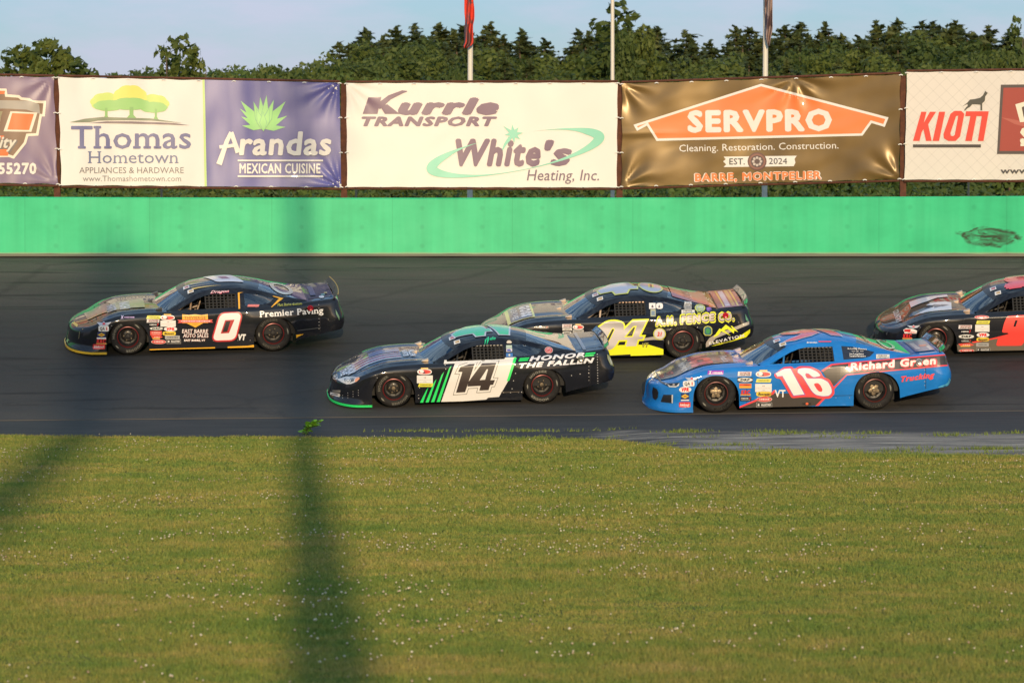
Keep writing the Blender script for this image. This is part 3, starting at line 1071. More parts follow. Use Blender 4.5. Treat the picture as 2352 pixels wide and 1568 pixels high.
def art_b3(a):
    TL = (0.20, 0.55, 0.40)
    a.part('lettering')
    S = lambda x, y: (x, y)
    a.poly([(846, 224), (876, 223), (867, 262), (833, 262)], PURP, 1)
    a.poly([(872, 243), (890, 240), (918, 262), (884, 262)], PURP, 1)
    a.stroke([(868, 246), (895, 224), (925, 211), (935, 210)], [14, 11, 7, 2], PURP, 2)
    a.text('urrle', 1030, 244, 34, PURP, 1, 232, 0.075, 0.28)
    a.text('TRANSPORT', 986, 279, 20, PURP, 1, 312, 0.055, 0.25)
    a.text('White', 1144, 350, 58, PURP, 1, 196, 0.045, 0.22)
    a.text("'s", 1282, 352, 52, PURP, 1, 64, 0.045, 0.22)
    a.text('Heating, Inc.', 1293, 402, 25, (0.12, 0.07, 0.12), 1, 166, 0.005, 0.18)
    a.part('swoosh_emblem')
    # tilted ellipse, thick at both ends and open at the upper left
    out = []; inn = []
    for k in range(0, 101):
        t = -0.70*math.pi + 2*math.pi*0.90*k/100 + 0.27*math.pi
        c, s = math.cos(t), math.sin(t)
        th = 1.0 + 13.0*max(0, abs(c))**2.6
        ex, ey = 203*c, 42*s
        ang = -0.185
        def rot(x, y): return (1184 + x*math.cos(ang) - y*math.sin(ang), 351 + x*math.sin(ang) + y*math.cos(ang))
        L = math.hypot(c/203, s/42); nx, ny = c/203/L, s/42/L
        f = min(1, k/14.0, (100-k)/10.0 + 0.15)
        out.append(rot(ex + nx*th*.35*f, ey + ny*th*.35*f)); inn.append(rot(ex - nx*th*f*1.15 - c*3*f, ey - ny*th*f*1.15))
    a.poly(out + inn[::-1], TL, 5)
    st = []
    rr = [20, 10, 23, 10, 20, 9, 21, 9, 26, 9, 20, 10, 30, 10, 22, 10]
    for k, r_ in enumerate(rr):
        t = -0.9 + 2*math.pi*k/len(rr)
        st.append((1179 + r_*math.cos(t), 308 + r_*math.sin(t)))
    a.poly(st, TL, 6)
    a.stroke([(1172, 316), (1160, 332), (1154, 345)], [9, 6, 2], TL, 7)
def art_b4(a):
    OR = (0.83, 0.20, 0.05)
    a.part('house_emblem')
    hs = [(1455, 287), (1748, 193), (2041, 270), (2032, 292), (2002, 283), (1981, 312), (1508, 324), (1486, 289), (1463, 301)]
    a.poly(hs, W_, 1)
    a.poly(offset_poly(hs, -5.5), OR, 2)
    a.part('lettering')
    a.text('SERVPRO', 1745, 277, 46, W_, 3, 332, 0.05, 0, 0, 0.012)
    a.text('Cleaning. Restoration. Construction.', 1743, 337, 16, W_, 1, 366, 0.0, 0, 0, 0.02)
    a.text('BARRE, MONTPELIER', 1741, 405, 17, W_, 1, 294, 0.085, 0, 0, 0.02)
    a.text('BARRE, MONTPELIER', 1741, 405, 17, OR, 2, 290, 0.04, 0, 0, 0.02)
    a.part('badge')
    a.poly([(1662, 360), (1830, 358), (1825, 365), (1827, 374), (1823, 382), (1662, 384), (1668, 378), (1661, 371), (1667, 366)], W_, 1)
    a.oval(1739, 371, 44, 42, (0.13, 0.055, 0.035), 2)
    a.oval(1739, 371, 38, 36, (0.24, 0.10, 0.06), 3)
    a.oval(1739, 371, 30, 28, (0.09, 0.05, 0.04), 4)
    for k in range(8):
        t = k*math.pi/4
        a.oval(1739 + 9*math.cos(t), 371 + 8.5*math.sin(t), 6, 6, (0.5, 0.42, 0.36), 5)
    a.text('EST.', 1693, 371, 14, (0.07, 0.06, 0.06), 2, 36, 0.02)
    a.text('2024', 1787, 370, 14, (0.07, 0.06, 0.06), 2, 42, 0.01)
def art_b5(a):
    RD = (0.72, 0.065, 0.035)
    a.part('lettering')
    S = 0.19
    def sh(pts, l):
        a.poly(pts, RD, l)
    sh([(2116, 257), (2128, 257), (2122, 282), (2136, 257), (2150, 257), (2132, 286), (2140, 324), (2127, 324), (2121, 297), (2117, 304), (2112, 324), (2097, 324)], 1)
    sh([(2157, 257), (2171, 257), (2157, 324), (2142, 324)], 2)
    o1 = [(2183, 262), (2192, 255), (2208, 255), (2215, 262), (2205, 314), (2195, 324), (2178, 324), (2168, 318), (2167, 308)]
    i1 = [(2196, 267), (2201, 266), (2193, 310), (2189, 313), (2184, 312), (2183, 306)]
    a.poly([o1, i1], RD, 3)
    sh([(2219, 256), (2258, 256), (2256, 267), (2243, 267), (2232, 324), (2217, 324), (2229, 267), (2217, 267)], 4)
    sh([(2257, 256), (2271, 256), (2259, 324), (2246, 324)], 5)
    a.rect(2175, 335.5, 156, 7, (0.07, 0.055, 0.045), 1)
    a.text('www', 2330, 392, 13, (0.08, 0.07, 0.06), 1, 64, 0.03)
    a.part('animal_emblem')
    GRY = (0.085, 0.078, 0.055)
    a.poly([(2210, 245), (2221, 237), (2228, 229), (2238, 228), (2251, 225), (2258, 219), (2261, 213), (2263, 209), (2266, 212), (2269, 214), (2266, 218), (2263, 222), (2262, 232), (2256, 238), (2256, 254), (2252, 254), (2252, 241), (2244, 240), (2233, 240), (2228, 246), (2222, 249), (2217, 254), (2214, 254), (2219, 247), (2223, 243), (2222, 239)], GRY, 1)
    a.part('panel')
    DK, MR = (0.10, 0.075, 0.06), (0.36, 0.065, 0.04)
    a.poly([(2299, 195), (2560, 192), (2560, 354), (2290, 354)], DK, 1)
    a.poly([(2305, 202), (2560, 199), (2560, 347), (2296, 347)], MR, 2)
    a.poly([(2300, 270), (2330, 275), (2420, 300), (2420, 310), (2330, 285)], (0.45, 0.12, 0.08), 3)
    a.part('lettering')
    a.poly([(2332, 240), (2420, 215), (2430, 275), (2343, 281)], (0.75, 0.70, 0.55), 4)
    a.text('E', 2358, 257, 24, (0.10, 0.07, 0.05), 5, 18, 0.05, 0, 0, 0.2)
    a.text('S', 2358, 312, 34, (0.75, 0.70, 0.55), 5, 30, 0.07)
    a.rect(2364, 333, 40, 6, (0.75, 0.70, 0.55), 5)

def vinyl(name, stops, scale, rough, spec=0.5, coat=0.0, fence=False):
    q = NT(name)
    a = q.noise(q.coord('UV', scale), 1.0, 3)
    col = q.ramp(a, stops)
    if fence:       # printed chain-link pattern
        c = q.coord('UV', (1, 1, 1))
        s = q.n('ShaderNodeSeparateXYZ'); q.l(c, s.inputs[0])
        def dia(sg):
            t = q.math('FRACT', q.math('ADD', q.math('MULTIPLY', s.outputs[0], 8.2), q.math('MULTIPLY', s.outputs[1], 8.5*sg)))
            return q.ramp(t, [(0.0, 0.0), (0.06, 1.0), (0.12, 0.0)])
        f = q.math('MULTIPLY', q.math('ADD', dia(1), dia(-1)), q.math('ADD', 0.10, q.math('MULTIPLY', a, 0.3)))
        col = q.mix(f, col, (0.32, 0.30, 0.26))
    q.l(col, q.b.inputs['Base Color'])
    q.b.inputs['Roughness'].default_value = rough
    q.b.inputs['Specular IOR Level'].default_value = spec
    q.b.inputs['Coat Weight'].default_value = coat
    q.b.inputs['Coat Roughness'].default_value = 0.3
    if coat > .3:
        q.b.inputs['Specular Tint'].default_value = (1.0, 0.78, 0.42, 1)
        q.b.inputs['Coat Tint'].default_value = (1.0, 0.85, 0.55, 1)
    return q.m
banner('b1', 1, vinyl('purple_vinyl', [(0.3, (0.17, 0.12, 0.22)), (0.7, (0.25, 0.17, 0.22))], (2, 1, 1), 0.42, 0.6), 'creased purple banner at the left edge with an orange block logo and phone number', art_b1)
banner('b2', 1, vinyl('white_vinyl', [(0.3, (0.68, 0.645, 0.60)), (0.7, (0.72, 0.68, 0.63))], (2, 1, 1), 0.5), 'banner half white with green tree emblem, half dark blue with green agave', art_b2)
banner('b3', 0, vinyl('cream_vinyl', [(0.3, (0.70, 0.655, 0.595)), (0.7, (0.735, 0.685, 0.615))], (2, 1, 1), 0.5), 'smooth white banner with purple slanted lettering and a teal swoosh with a spark', art_b3)
banner('b4', 2, vinyl('brown_vinyl', [(0.3, (0.075, 0.048, 0.020)), (0.7, (0.17, 0.112, 0.045))], (1.5, 1, 1), 0.40, 0.9, 0.6), 'wrinkled glossy brown banner with a big orange house shape and white lettering', art_b4)
banner('b5', 3, vinyl('link_print_vinyl', [(0.3, (0.66, 0.61, 0.54)), (0.7, (0.70, 0.64, 0.56))], (2, 1, 1), 0.5, fence=True), 'white banner printed with chain-link pattern, red slanted lettering and a howling animal', art_b5)

# ------------------------------------------------------------------ flagpoles
def flagpole(vx_top, vx_bot, D, r, label):
    a = at_depth(vx_top, 0, D); b = at_depth(vx_bot, 440, D)
    g = terrain_z(b.x, D)
    root = empty('flagpole', (b.x, D, g - 0.1))
    tag(root, label, 'flagpole', 'white flagpoles behind the banners')
    H = 13.0
    sl = (a.x - b.x) / (a.z - b.z)
    mb = MB()
    mb.tube([(0, 0, 0), (sl * H, 0, H)], [r, r * 0.78], 14)
    mb.build('pole', mat('white_pole', (0.62, 0.57, 0.48), 0.5), root, True)
    mb = MB(); mb.lathe_y([(r*2.2, 0), (r*2.2, 0.06), (r*1.2, 0.12)], 16)
    o = mb.build('base_flange', mat('grey_steel', (0.3, 0.3, 0.3), 0.5, 0.6), root, True)
    o.rotation_euler = (R(90), 0, 0); o.location = (0, 0, 0.05)
    return root
flagpole(1080, 1078.5, 82.0, 0.066, 'white flagpole behind the white banner with a limp red flag on it')
flagpole(1407, 1407, 81.5, 0.048, 'slim bare white flagpole, the middle one of the three')
flagpole(1758, 1755, 82.5, 0.066, 'white flagpole behind the brown banner with a furled grey flag on it')

def flag(pts_l, pts_r, D, cols, label, name='flag'):
    """limp cloth: left and right outline in picture units at depth D, folded in depth"""
    n = 60; m = 14
    y0, y1 = pts_l[0][0], pts_l[-1][0]
    Pg = []
    for i in range(n+1):
        y = y0 + (y1-y0)*i/n
        l = cubic_list(pts_l, y); r_ = cubic_list(pts_r, y)
        row = []
        for j in range(m+1):
            t = j/m
            dep = 0.10*math.sin(t*9 + y*0.03) + 0.05*noise.noise(Vector((t*3, y*0.05, 1))) - 0.16
            row.append(at_depth(l + (r_-l)*t, y, D + dep))
        Pg.append(row)
    q = NT('flag_cloth')
    a = q.noise(q.coord('Object', (7, 3, 2.2), (cols[2], 0, 0)), 1.0, 2, 0.4, 0.6)
    q.l(q.ramp(a, [(0.40, cols[0]), (0.47, cols[0]), (0.52, cols[1]), (0.62, cols[1])]), q.b.inputs['Base Color'])
    q.b.inputs['Roughness'].default_value = 0.8
    o = grid_mesh(name, Pg, q.m)
    tag(o, label, 'flag', 'limp flags on the flagpoles')
    sm = o.modifiers.new('thick', 'SOLIDIFY'); sm.thickness = 0.006
flag([(-240, 1068), (0, 1067), (26, 1067), (56, 1068), (62, 1066), (98, 1066), (106, 1063), (111, 1066)], [(-240, 1088), (0, 1087), (20, 1089), (45, 1089), (60, 1086), (90, 1088), (101, 1087), (108, 1080), (111, 1072)], 81.9, ((0.62, 0.055, 0.03), (0.14, 0.07, 0.07), 0.3), 'limp red and charcoal flag hanging down its pole')
flag([(-240, 1758), (0, 1757), (60, 1757), (80, 1757), (92, 1759), (106, 1764)], [(-240, 1775), (0, 1774), (50, 1774), (70, 1774), (92, 1770), (106, 1768)], 82.4, ((0.30, 0.22, 0.20), (0.10, 0.06, 0.065), 4.0), 'furled grey and black flag wound round its pole')

# ------------------------------------------------------------------ masts behind the camera that throw the two long shadows across the track
def mast(x, y, H, r, label):
    root = empty('light_mast', (x, y, -0.2))
    tag(root, label, 'mast', 'floodlight masts behind the grass')
    mb = MB(); mb.tube([(0, 0, 0), (0, 0, H*.28), (0, 0, H*.55), (0, 0, H)], [r*1.4, r*1.12, r*.72, r*.5], 16)
    mb.build('pole', mat('mast_wood', (0.16, 0.12, 0.09), 0.9), root, True)
    mb = MB(); mb.box(-1.1, 1.1, -r-.12, -r, H-.75, H-.55); mb.box(-1.1, 1.1, -r-.12, -r, H-1.75, H-1.55)
    mb.build('crossarm', mat('mast_wood', (0.16, 0.12, 0.09), 0.9), root)
mast(0.33 - SUN_AZ*12, -12, 22.3, 0.30, 'tall wooden mast close behind the camera, its shadow crossing the track')
mast(-3.33 - SUN_AZ*52, -52, 25.4, 0.66, 'thick distant mast far behind the camera, its shadow at the left')

# ------------------------------------------------------------------ trees
def m_leaf(name, a, b, c, tl=0.3):
    q = NT(name)
    g = q.n('ShaderNodeNewGeometry')
    oi = q.n('ShaderNodeObjectInfo')
    col = q.ramp(g.outputs['Random Per Island'], [(0.0, a), (0.55, b), (1.0, c)])
    k = q.ramp(oi.outputs['Random'], [(0.0, (0.72, 0.78, 0.70)), (0.5, (1, 1, 1)), (1.0, (1.30, 1.18, 0.95))])
    col = q.mix(1.0, col, k, 'MULTIPLY')
    q.l(col, q.b.inputs['Base Color'])
    q.b.inputs['Roughness'].default_value = 0.6
    q.b.inputs['Specular IOR Level'].default_value = 0.25
    tr = q.n('ShaderNodeBsdfTranslucent'); q.l(col, tr.inputs['Color'])
    ms = q.n('ShaderNodeMixShader'); ms.inputs[0].default_value = tl
    q.l(q.b.outputs[0], ms.inputs[1]); q.l(tr.outputs[0], ms.inputs[2])
    q.l(ms.outputs[0], q.t.nodes['Material Output'].inputs['Surface'])
    return q.m
LEAF_C = m_leaf('conifer_needles', (0.046, 0.062, 0.021), (0.070, 0.090, 0.027), (0.098, 0.116, 0.036), 0.3)
LEAF_D = m_leaf('broad_leaves', (0.070, 0.100, 0.024), (0.098, 0.134, 0.032), (0.128, 0.162, 0.042), 0.4)
LEAF_L = m_leaf('light_leaves', (0.082, 0.128, 0.028), (0.112, 0.168, 0.036), (0.145, 0.20, 0.048), 0.4)
BARK = mat('bark', (0.11, 0.08, 0.055), 0.9)

def leaf_cloud(pts, size, seed):
    """pts: list of (pos, normal or None); returns mesh data of quads"""
    rs = random.Random(seed)
    vs = []; fs = []
    for p, nrm in pts:
        n_ = Vector((rs.gauss(0, 1), rs.gauss(0, 1), rs.gauss(0, 1)))
        if nrm is not None: n_ = n_*0.55 + nrm*1.0
        n_.normalize()
        a = n_.cross(Vector((rs.gauss(0, 1), rs.gauss(0, 1), rs.gauss(0, 1)))).normalized(); b = n_.cross(a)
        s = size*(0.55 + 0.9*rs.random()); t = s*(0.45 + 0.3*rs.random())
        k = len(vs)
        vs += [p - a*s, p - b*t*.8 + a*s*.1, p + a*s, p + b*t]
        fs.append((k, k+1, k+2, k+3))
    return vs, fs

def conifer_mesh(H, Rr, seed, dens=1.0, ragged=0.3, size=0.26):
    rs = random.Random(seed)
    pts = []
    z = H*0.10
    while z < H*0.985:
        f = (z - H*0.08)/(H*0.92)
        rad = Rr*(1-f)**0.70*(0.75+0.25*math.sin(z*3.1+seed)) + 0.12
        nb = int((5 + 9*(1-f))*dens)
        for _ in range(nb):
            az = rs.uniform(0, 6.283); L = rad*(1 - ragged*rs.random()); dr = 0.18 + 0.15*rs.random()
            m = max(2, int(L/0.24))
            for k in range(m):
                t = (k+0.6)/m
                p = Vector((math.cos(az)*L*t, math.sin(az)*L*t, z - dr*L*t*t + 0.10*L*t**4 + rs.gauss(0, .05)))
                for _2 in range(3):
                    pts.append((p + Vector((rs.gauss(0, .12), rs.gauss(0, .12), rs.gauss(0, .07))), Vector((math.cos(az)*.5, math.sin(az)*.5, 0.8))))
        z += 0.42 + 0.1*rs.random()
    for k in range(10):
        pts.append((Vector((rs.gauss(0, .05), rs.gauss(0, .05), H*(0.95+0.05*k/10))), Vector((rs.gauss(0, 1), rs.gauss(0, 1), .3))))
    return leaf_cloud(pts, size, seed)

def crown_mesh(lobes, n_per, size, seed):
    rs = random.Random(seed)
    pts = []
    for (cx, cy, cz, rx, rz) in lobes:
        n = int(n_per*rx*rz*(1.0 if size < .16 else 2.6))
        for _ in range(n):
            d = Vector((rs.gauss(0, 1), rs.gauss(0, 1), rs.gauss(0, 1))).normalized()
            r_ = 0.45 + 0.55*rs.random()**0.5
            r_ *= 1 + 0.22*noise.noise(d*2.6 + Vector((seed, cx, cz)))
            pts.append((Vector((cx + d.x*rx*r_, cy + d.y*rx*r_, cz + d.z*rz*r_)), d))
    return leaf_cloud(pts, size, seed)

def mk(name, data, m):
    me = bpy.data.meshes.new(name)
    me.from_pydata([tuple(v) for v in data[0]], [], data[1])
    me.materials.append(m)
    me.update()
    return me
def trunk_mesh(H, r, limbs, seed):
    rs = random.Random(seed)
    mb = MB()
    mb.tube([(0, 0, -0.5), (0.1*rs.gauss(0, 1), 0.05, H*.4), (0.15*rs.gauss(0, 1), 0, H)], [r*1.3, r*.8, r*.15], 8)
    for k in range(limbs):
        z = H*(0.25 + 0.5*k/max(1, limbs)); a = rs.uniform(0, 6.28); L = H*0.22
        mb.tube([(0, 0, z), (math.cos(a)*L*.5, math.sin(a)*L*.5, z + L*.35), (math.cos(a)*L, math.sin(a)*L, z + L*.8)], [r*.4, r*.25, r*.08], 6)
    me = bpy.data.meshes.new('trunk')
    me.from_pydata(mb.v, [], mb.f); me.materials.append(BARK); me.update()
    return me

PROTO = {}
for i in range(5):
    H, Rr = (15, 3.6) if i < 3 else (15, 4.4)
    PROTO['con%d' % i] = (15.0, mk('crown', conifer_mesh(H, Rr, 11+i, 0.9 if i != 2 else 0.75, 0.3 if i != 1 else 0.45), LEAF_C), trunk_mesh(14, 0.22, 0, i))
def lob(seed, H, Wd, n):
    rs = random.Random(seed); L = []
    for k in range(n):
        t = k/(n-1); z = H*(0.42 + 0.46*t); sp = Wd*(1-0.75*t*t)*0.62
        a = rs.uniform(0, 6.28)
        rr = Wd*(0.52 - 0.18*t)*(0.8+.4*rs.random())
        L.append((math.cos(a)*sp*.7, math.sin(a)*sp*.7, z, rr, rr*0.85))
    L.append((0, 0, H*0.5, Wd*0.6, H*0.30))
    return L
for i in range(4):
    PROTO['dec%d' % i] = (10.0, mk('crown', crown_mesh(lob(40+i, 10, 3.6, 8), 95, 0.165, 50+i), LEAF_D), trunk_mesh(7.5, 0.2, 5, 20+i))
for i in range(2):
    PROTO['lit%d' % i] = (10.0, mk('crown', crown_mesh(lob(60+i, 10, 3.4, 7), 95, 0.165, 70+i), LEAF_L), trunk_mesh(7.5, 0.2, 5, 30+i))
# slender, open, several leaders
def popl(seed, H, stems):
    L = []; rs = random.Random(seed)
    for (x, y, h) in stems:
        z = H*0.12
        while z < h:
            f = z/h
            r_ = (0.95*(1-f)**0.6 + 0.22)*(0.8+.4*rs.random())
            L.append((x + rs.gauss(0, .18), y + rs.gauss(0, .18), z, r_, r_*1.05)); z += r_*1.1
    return L
PROTO['pop0'] = (8.0, mk('crown', crown_mesh(popl(3, 8, [(-1.1, 0, 6.9), (-.45, .3, 8), (.5, -.2, 7.7), (1.35, .2, 6.6), (-1.9, .1, 6.0), (0.1, .8, 6.6), (2.0, 0, 5.6), (-1.5, .5, 6.3), (.9, .4, 7.0)]), 520, 0.15, 3), LEAF_D), trunk_mesh(6.5, 0.12, 4, 3))
PROTO['pop1'] = (8.0, mk('crown', crown_mesh(popl(8, 8, [(0, 0, 8), (.3, .1, 6.8), (-.3, -.1, 6.4)]), 420, 0.13, 8), LEAF_D), trunk_mesh(7.5, 0.12, 3, 8))
PROTO['shr0'] = (3.0, mk('crown', crown_mesh([(0, 0, 1.5, 1.5, 1.3), (.9, .2, 1.2, 1.0, 1.0), (-.9, -.2, 1.3, 1.1, 1.1), (.2, 0, .6, 1.6, .7)], 330, 0.085, 91), LEAF_D), trunk_mesh(1.8, 0.06, 4, 91))
PROTO['shr1'] = (3.0, mk('crown', crown_mesh([(-.5, 0, 1.7, 1.2, 1.2), (.7, .2, 1.0, 1.1, .9), (0, -.2, .6, 1.7, .6)], 320, 0.085, 92), LEAF_L), trunk_mesh(1.8, 0.06, 4, 92))

_protoobj = {}
def plant(kind, x, y, z, H, label, group=None, name='tree', wide=1.0):
    h0, cm, tm = PROTO[kind]
    s = H/h0
    root = empty(name, (x, y, z), rnd.uniform(0, 6.28))
    root.scale = (s*wide, s*wide, s)
    tag(root, label, 'shrub' if name == 'shrub' else 'tree', group)
    for nm, me in (('trunk', tm), ('crown', cm)):
        if (kind, nm) not in _protoobj:
            c = bpy.data.objects.new(nm, me)
            _protoobj[(kind, nm)] = c
        else:
            c = _protoobj[(kind, nm)].copy()
        COL.objects.link(c); c.parent = root
    return root
def tree_px(kind, vx, vy, D, label, group=None, name='tree', wide=1.0):
    p = at_depth(vx, vy, D); g = terrain_z(p.x, D)
    return plant(kind, p.x, D, g - 0.15, p.z - g, label, group, name, wide)

RIDGE = [(700, 150), (740, 122), (781, 92), (837, 64), (911, 56), (954, 50), (1008, 52), (1060, 54), (1127, 47), (1156, 76), (1199, 65), (1250, 85), (1278, 112), (1329, 66), (1379, 48), (1420, 40), (1511, 45), (1534, 92), (1574, 65), (1631, 88), (1689, 56), (1719, 58), (1760, 75), (1804, 54), (1838, 46), (1896, 48), (1931, 76), (2012, 42), (2059, 42), (2118, 45), (2143, 46), (2193, 42), (2270, 54), (2333, 60), (2420, 55), (2600, 60)]
G1 = 'conifers of the wooded hill behind the banners'
L1 = 'dark pointed conifer in the wooded hill skyline, one of many alike'
for vx, vy in RIDGE:
    if vx in (700, 740, 1420, 1511, 1278): continue
    tree_px('con%d' % rnd.randrange(5), vx, vy, rnd.uniform(375, 410), L1, G1, 'conifer_tree', rnd.uniform(1.5, 2.2))
# filler spires between them
for k in range(90):
    vx = 770 + 1710*(k + rnd.random())/90
    vy = lerp_list(RIDGE, vx) + rnd.uniform(9, 34)
    tree_px('con%d' % rnd.randrange(5), vx, vy, rnd.uniform(350, 400), L1, G1, 'conifer_tree', rnd.uniform(1.5, 2.1))
G2 = 'broadleaf trees in the middle of the wooded hill'
L2 = 'rounded mid green broadleaf tree among the conifers of the wooded hill, one of many alike'
for k in range(64):
    vx = 770 + 1720*(k + rnd.random())/64
    r0 = lerp_list(RIDGE, vx)
    f = rnd.uniform(.10, .75)
    vy = r0 + (165 - r0)*f
    D = 340 - 90*f
    kd = rnd.choice(['dec0', 'dec1', 'dec2', 'dec3', 'con1', 'con4'])
    if kd.startswith('con'): tree_px(kd, vx, vy, D, L1, G1, 'conifer_tree', 1.4)
    else: tree_px(kd, vx, vy, D, L2, G2, 'broadleaf_tree', rnd.uniform(.9, 1.25))
G3 = 'lighter trees just above the banners'
L3 = 'light green bushy tree showing just above the banner tops, one of many alike'
for k in range(44):
    vx = 250 + 2200*(k + rnd.random())/44
    vy = rnd.uniform(150, 186) - (8 if 1800 < vx < 2300 else 0)
    tree_px(rnd.choice(['lit0', 'lit1', 'dec0', 'dec2', 'dec3']), vx, vy, rnd.uniform(170, 235), L3, G3, 'broadleaf_tree', rnd.uniform(.75, 1.0))
# trees that stand out
tree_px('pop0', 98, 86, 150, 'broad many-topped tree against the sky at the far left, above the banners', None, 'broadleaf_tree', 1.0)
tree_px('pop1', 203, 146, 150, 'small dark tree stepping down into the gap in the skyline', None, 'broadleaf_tree', 1.5)
tree_px('dec1', -20, 150, 150, 'dark tree cut by the left edge of the photo', None, 'broadleaf_tree', .7)
tree_px('dec2', 60, 155, 160, 'low dark bush under the broad many-topped tree', None, 'broadleaf_tree', .7)
tree_px('dec0', 150, 158, 155, 'low round tree between the many-topped tree and the gap in the skyline', None, 'broadleaf_tree', .6)
tree_px('pop1', 382, 92, 150, 'slender pointed tree above the tree emblem, left one of a pair', None, 'broadleaf_tree', 1.0)
tree_px('pop1', 427, 88, 152, 'slender pointed tree above the tree emblem, taller and right one of a pair', None, 'broadleaf_tree', 1.15)
tree_px('pop1', 457, 122, 152, 'short thin tree right beside the slender pair', None, 'broadleaf_tree', 0.9)
tree_px('shr0', 275, 150, 150, 'small bushy tree on the right side of the gap in the skyline', None, 'broadleaf_tree', .55)
tree_px('lit0', 300, 162, 150, 'low light green tree just right of the gap in the skyline', None, 'broadleaf_tree', .7)
tree_px('dec3', 345, 152, 152, 'low tree at the foot of the slender pair', None, 'broadleaf_tree', .8)
tree_px('dec0', 490, 150, 160, 'round tree right of the slender pair', None, 'broadleaf_tree', .8)
tree_px('lit1', 540, 143, 160, 'rounded light olive tree over the agave emblem', None, 'broadleaf_tree', .75)
tree_px('dec2', 600, 130, 175, 'dark round-topped tree over the dark blue banner', None, 'broadleaf_tree', .7)
tree_px('dec1', 655, 138, 175, 'mid green tree left of where the wooded hill begins to rise', None, 'broadleaf_tree', .8)
tree_px('dec3', 705, 122, 200, 'tree at the left foot of the wooded hill', None, 'broadleaf_tree', .8)
tree_px('dec0', 748, 108, 215, 'taller tree on the left slope of the wooded hill', None, 'broadleaf_tree', .75)
tree_px('pop1', 1428, 15, 235, 'tall tree with a ragged open top rising above the skyline beside the bare flagpole', None, 'broadleaf_tree', 1.5)
tree_px('dec1', 1440, 38, 230, 'dense tall tree directly right of the bare flagpole', None, 'broadleaf_tree', .52)
tree_px('dec3', 1486, 34, 235, 'dense tall tree right of the bare flagpole with a sloping right side', None, 'broadleaf_tree', .5)
tree_px('pop1', 2335, 48, 220, 'pale thin half-bare tree at the right edge of the skyline', None, 'broadleaf_tree', 0.7)
for k in range(34):
    vx = -70 + 840*(k + rnd.random())/34
    if 205 < vx < 262: continue
    tree_px(rnd.choice(['dec0', 'dec1', 'dec2', 'lit0', 'dec3']), vx, rnd.uniform(136, 156) - (10 if vx > 520 else 0), rnd.uniform(165, 215), L3, G3, 'broadleaf_tree', rnd.uniform(.8, 1.1))
for vx, vy in ((40, 118), (72, 100), (128, 102), (160, 118)):
    tree_px('pop1', vx, vy, 152, 'leader of the many-topped clump of trees at the far left skyline', 'clump of trees at the far left skyline', 'broadleaf_tree', 1.3)
# undergrowth seen in the gap between banners and wall, and behind the banners
G4 = 'shrubs in the gap between banners and wall'
L4 = 'low leafy shrub showing under the banners above the green wall, one of many alike'
for k in range(84):
    vx = -80 + 2520*(k + rnd.random())/84
    D = rnd.uniform(86, 120)
    tree_px(rnd.choice(['shr0', 'shr0', 'shr1']), vx, rnd.uniform(360, 425), D, L4, G4, 'shrub', rnd.uniform(.9, 1.3))
# bare sticks seen in the gap
G5 = 'bare thin stakes behind the wall'
for i, vx in enumerate((368, 815, 362, 2222)):
    if i == 2: continue
    p = at_depth(vx, 400, 80); g = terrain_z(p.x, 80)
    mb = MB(); mb.tube([(0, 0, -.2), (.03, 0, 1.2), (.02, 0, 3.2)], [.035, .03, .02], 6)
    o = mb.build('stake', mat('stake_wood', (0.30, 0.23, 0.15), 0.9), None, True)
    o.location = (p.x, 80, g)
    tag(o, ['thin pale stake behind the wall under the tree logo banner', 'thin pale stake behind the wall under the left end of the white banner', '', 'thin pale stake behind the wall under the right-hand white banner'][i], 'stake', G5)

# ------------------------------------------------------------------ late model race cars
# car frame: x towards the tail (nose at -x), y away from the infield, z up, origin on the ground between the axles
XF, XR = -1.333, 1.333
SH_LIST = [(-2.45, .44), (-2.35, .455), (-2.2, .485), (-2.08, .515), (-1.93, .575), (-1.706, .66), (-1.474, .725), (-1.126, .757), (-.778, .768), (-.406, .771), (.2, .785), (.66, .803), (1.5, .857), (2.2, .908), (2.54, .935), (2.7, .935)]
W_LIST = [(-1.73, .95), (-1.2, .965), (-.7, .955), (.5, .95), (1.35, .96), (1.9, .935), (2.42, .89)]
RC = 0.075
S_NOSE, S_TAIL = -1.73, 2.42
L1, L2, L3 = 1.30, 0.28, 0.70

def plan(s):
    if s < S_NOSE:
        f = min(1.0, (S_NOSE - s) / L1) * math.pi / 2
        return (S_NOSE - .68 * math.sin(f) ** 0.95, -.95 * max(0.0, math.cos(f)) ** 0.82)
    if s > S_TAIL:
        k = (s - S_TAIL) / L2
        if k <= 1:
            return (S_TAIL + .21 * math.sin(k * math.pi / 2), -.89 + .19 * (1 - math.cos(k * math.pi / 2)))
        return (S_TAIL + .21 + .03 * min(1, (k - 1) * L2 / L3), -.70 + .70 * min(1, (k - 1) * L2 / L3))
    return (s, -cubic_list(W_LIST, s))
def plan_n(s):
    a, b = plan(s - .012), plan(s + .012)
    dx, dy = b[0] - a[0], b[1] - a[1]
    L = math.hypot(dx, dy) or 1
    return (dy / L, -dx / L)
def shoulder(x): return cubic_list(SH_LIST, x)
def t_top(s): return shoulder(plan(s)[0]) - RC + RC * math.pi / 2
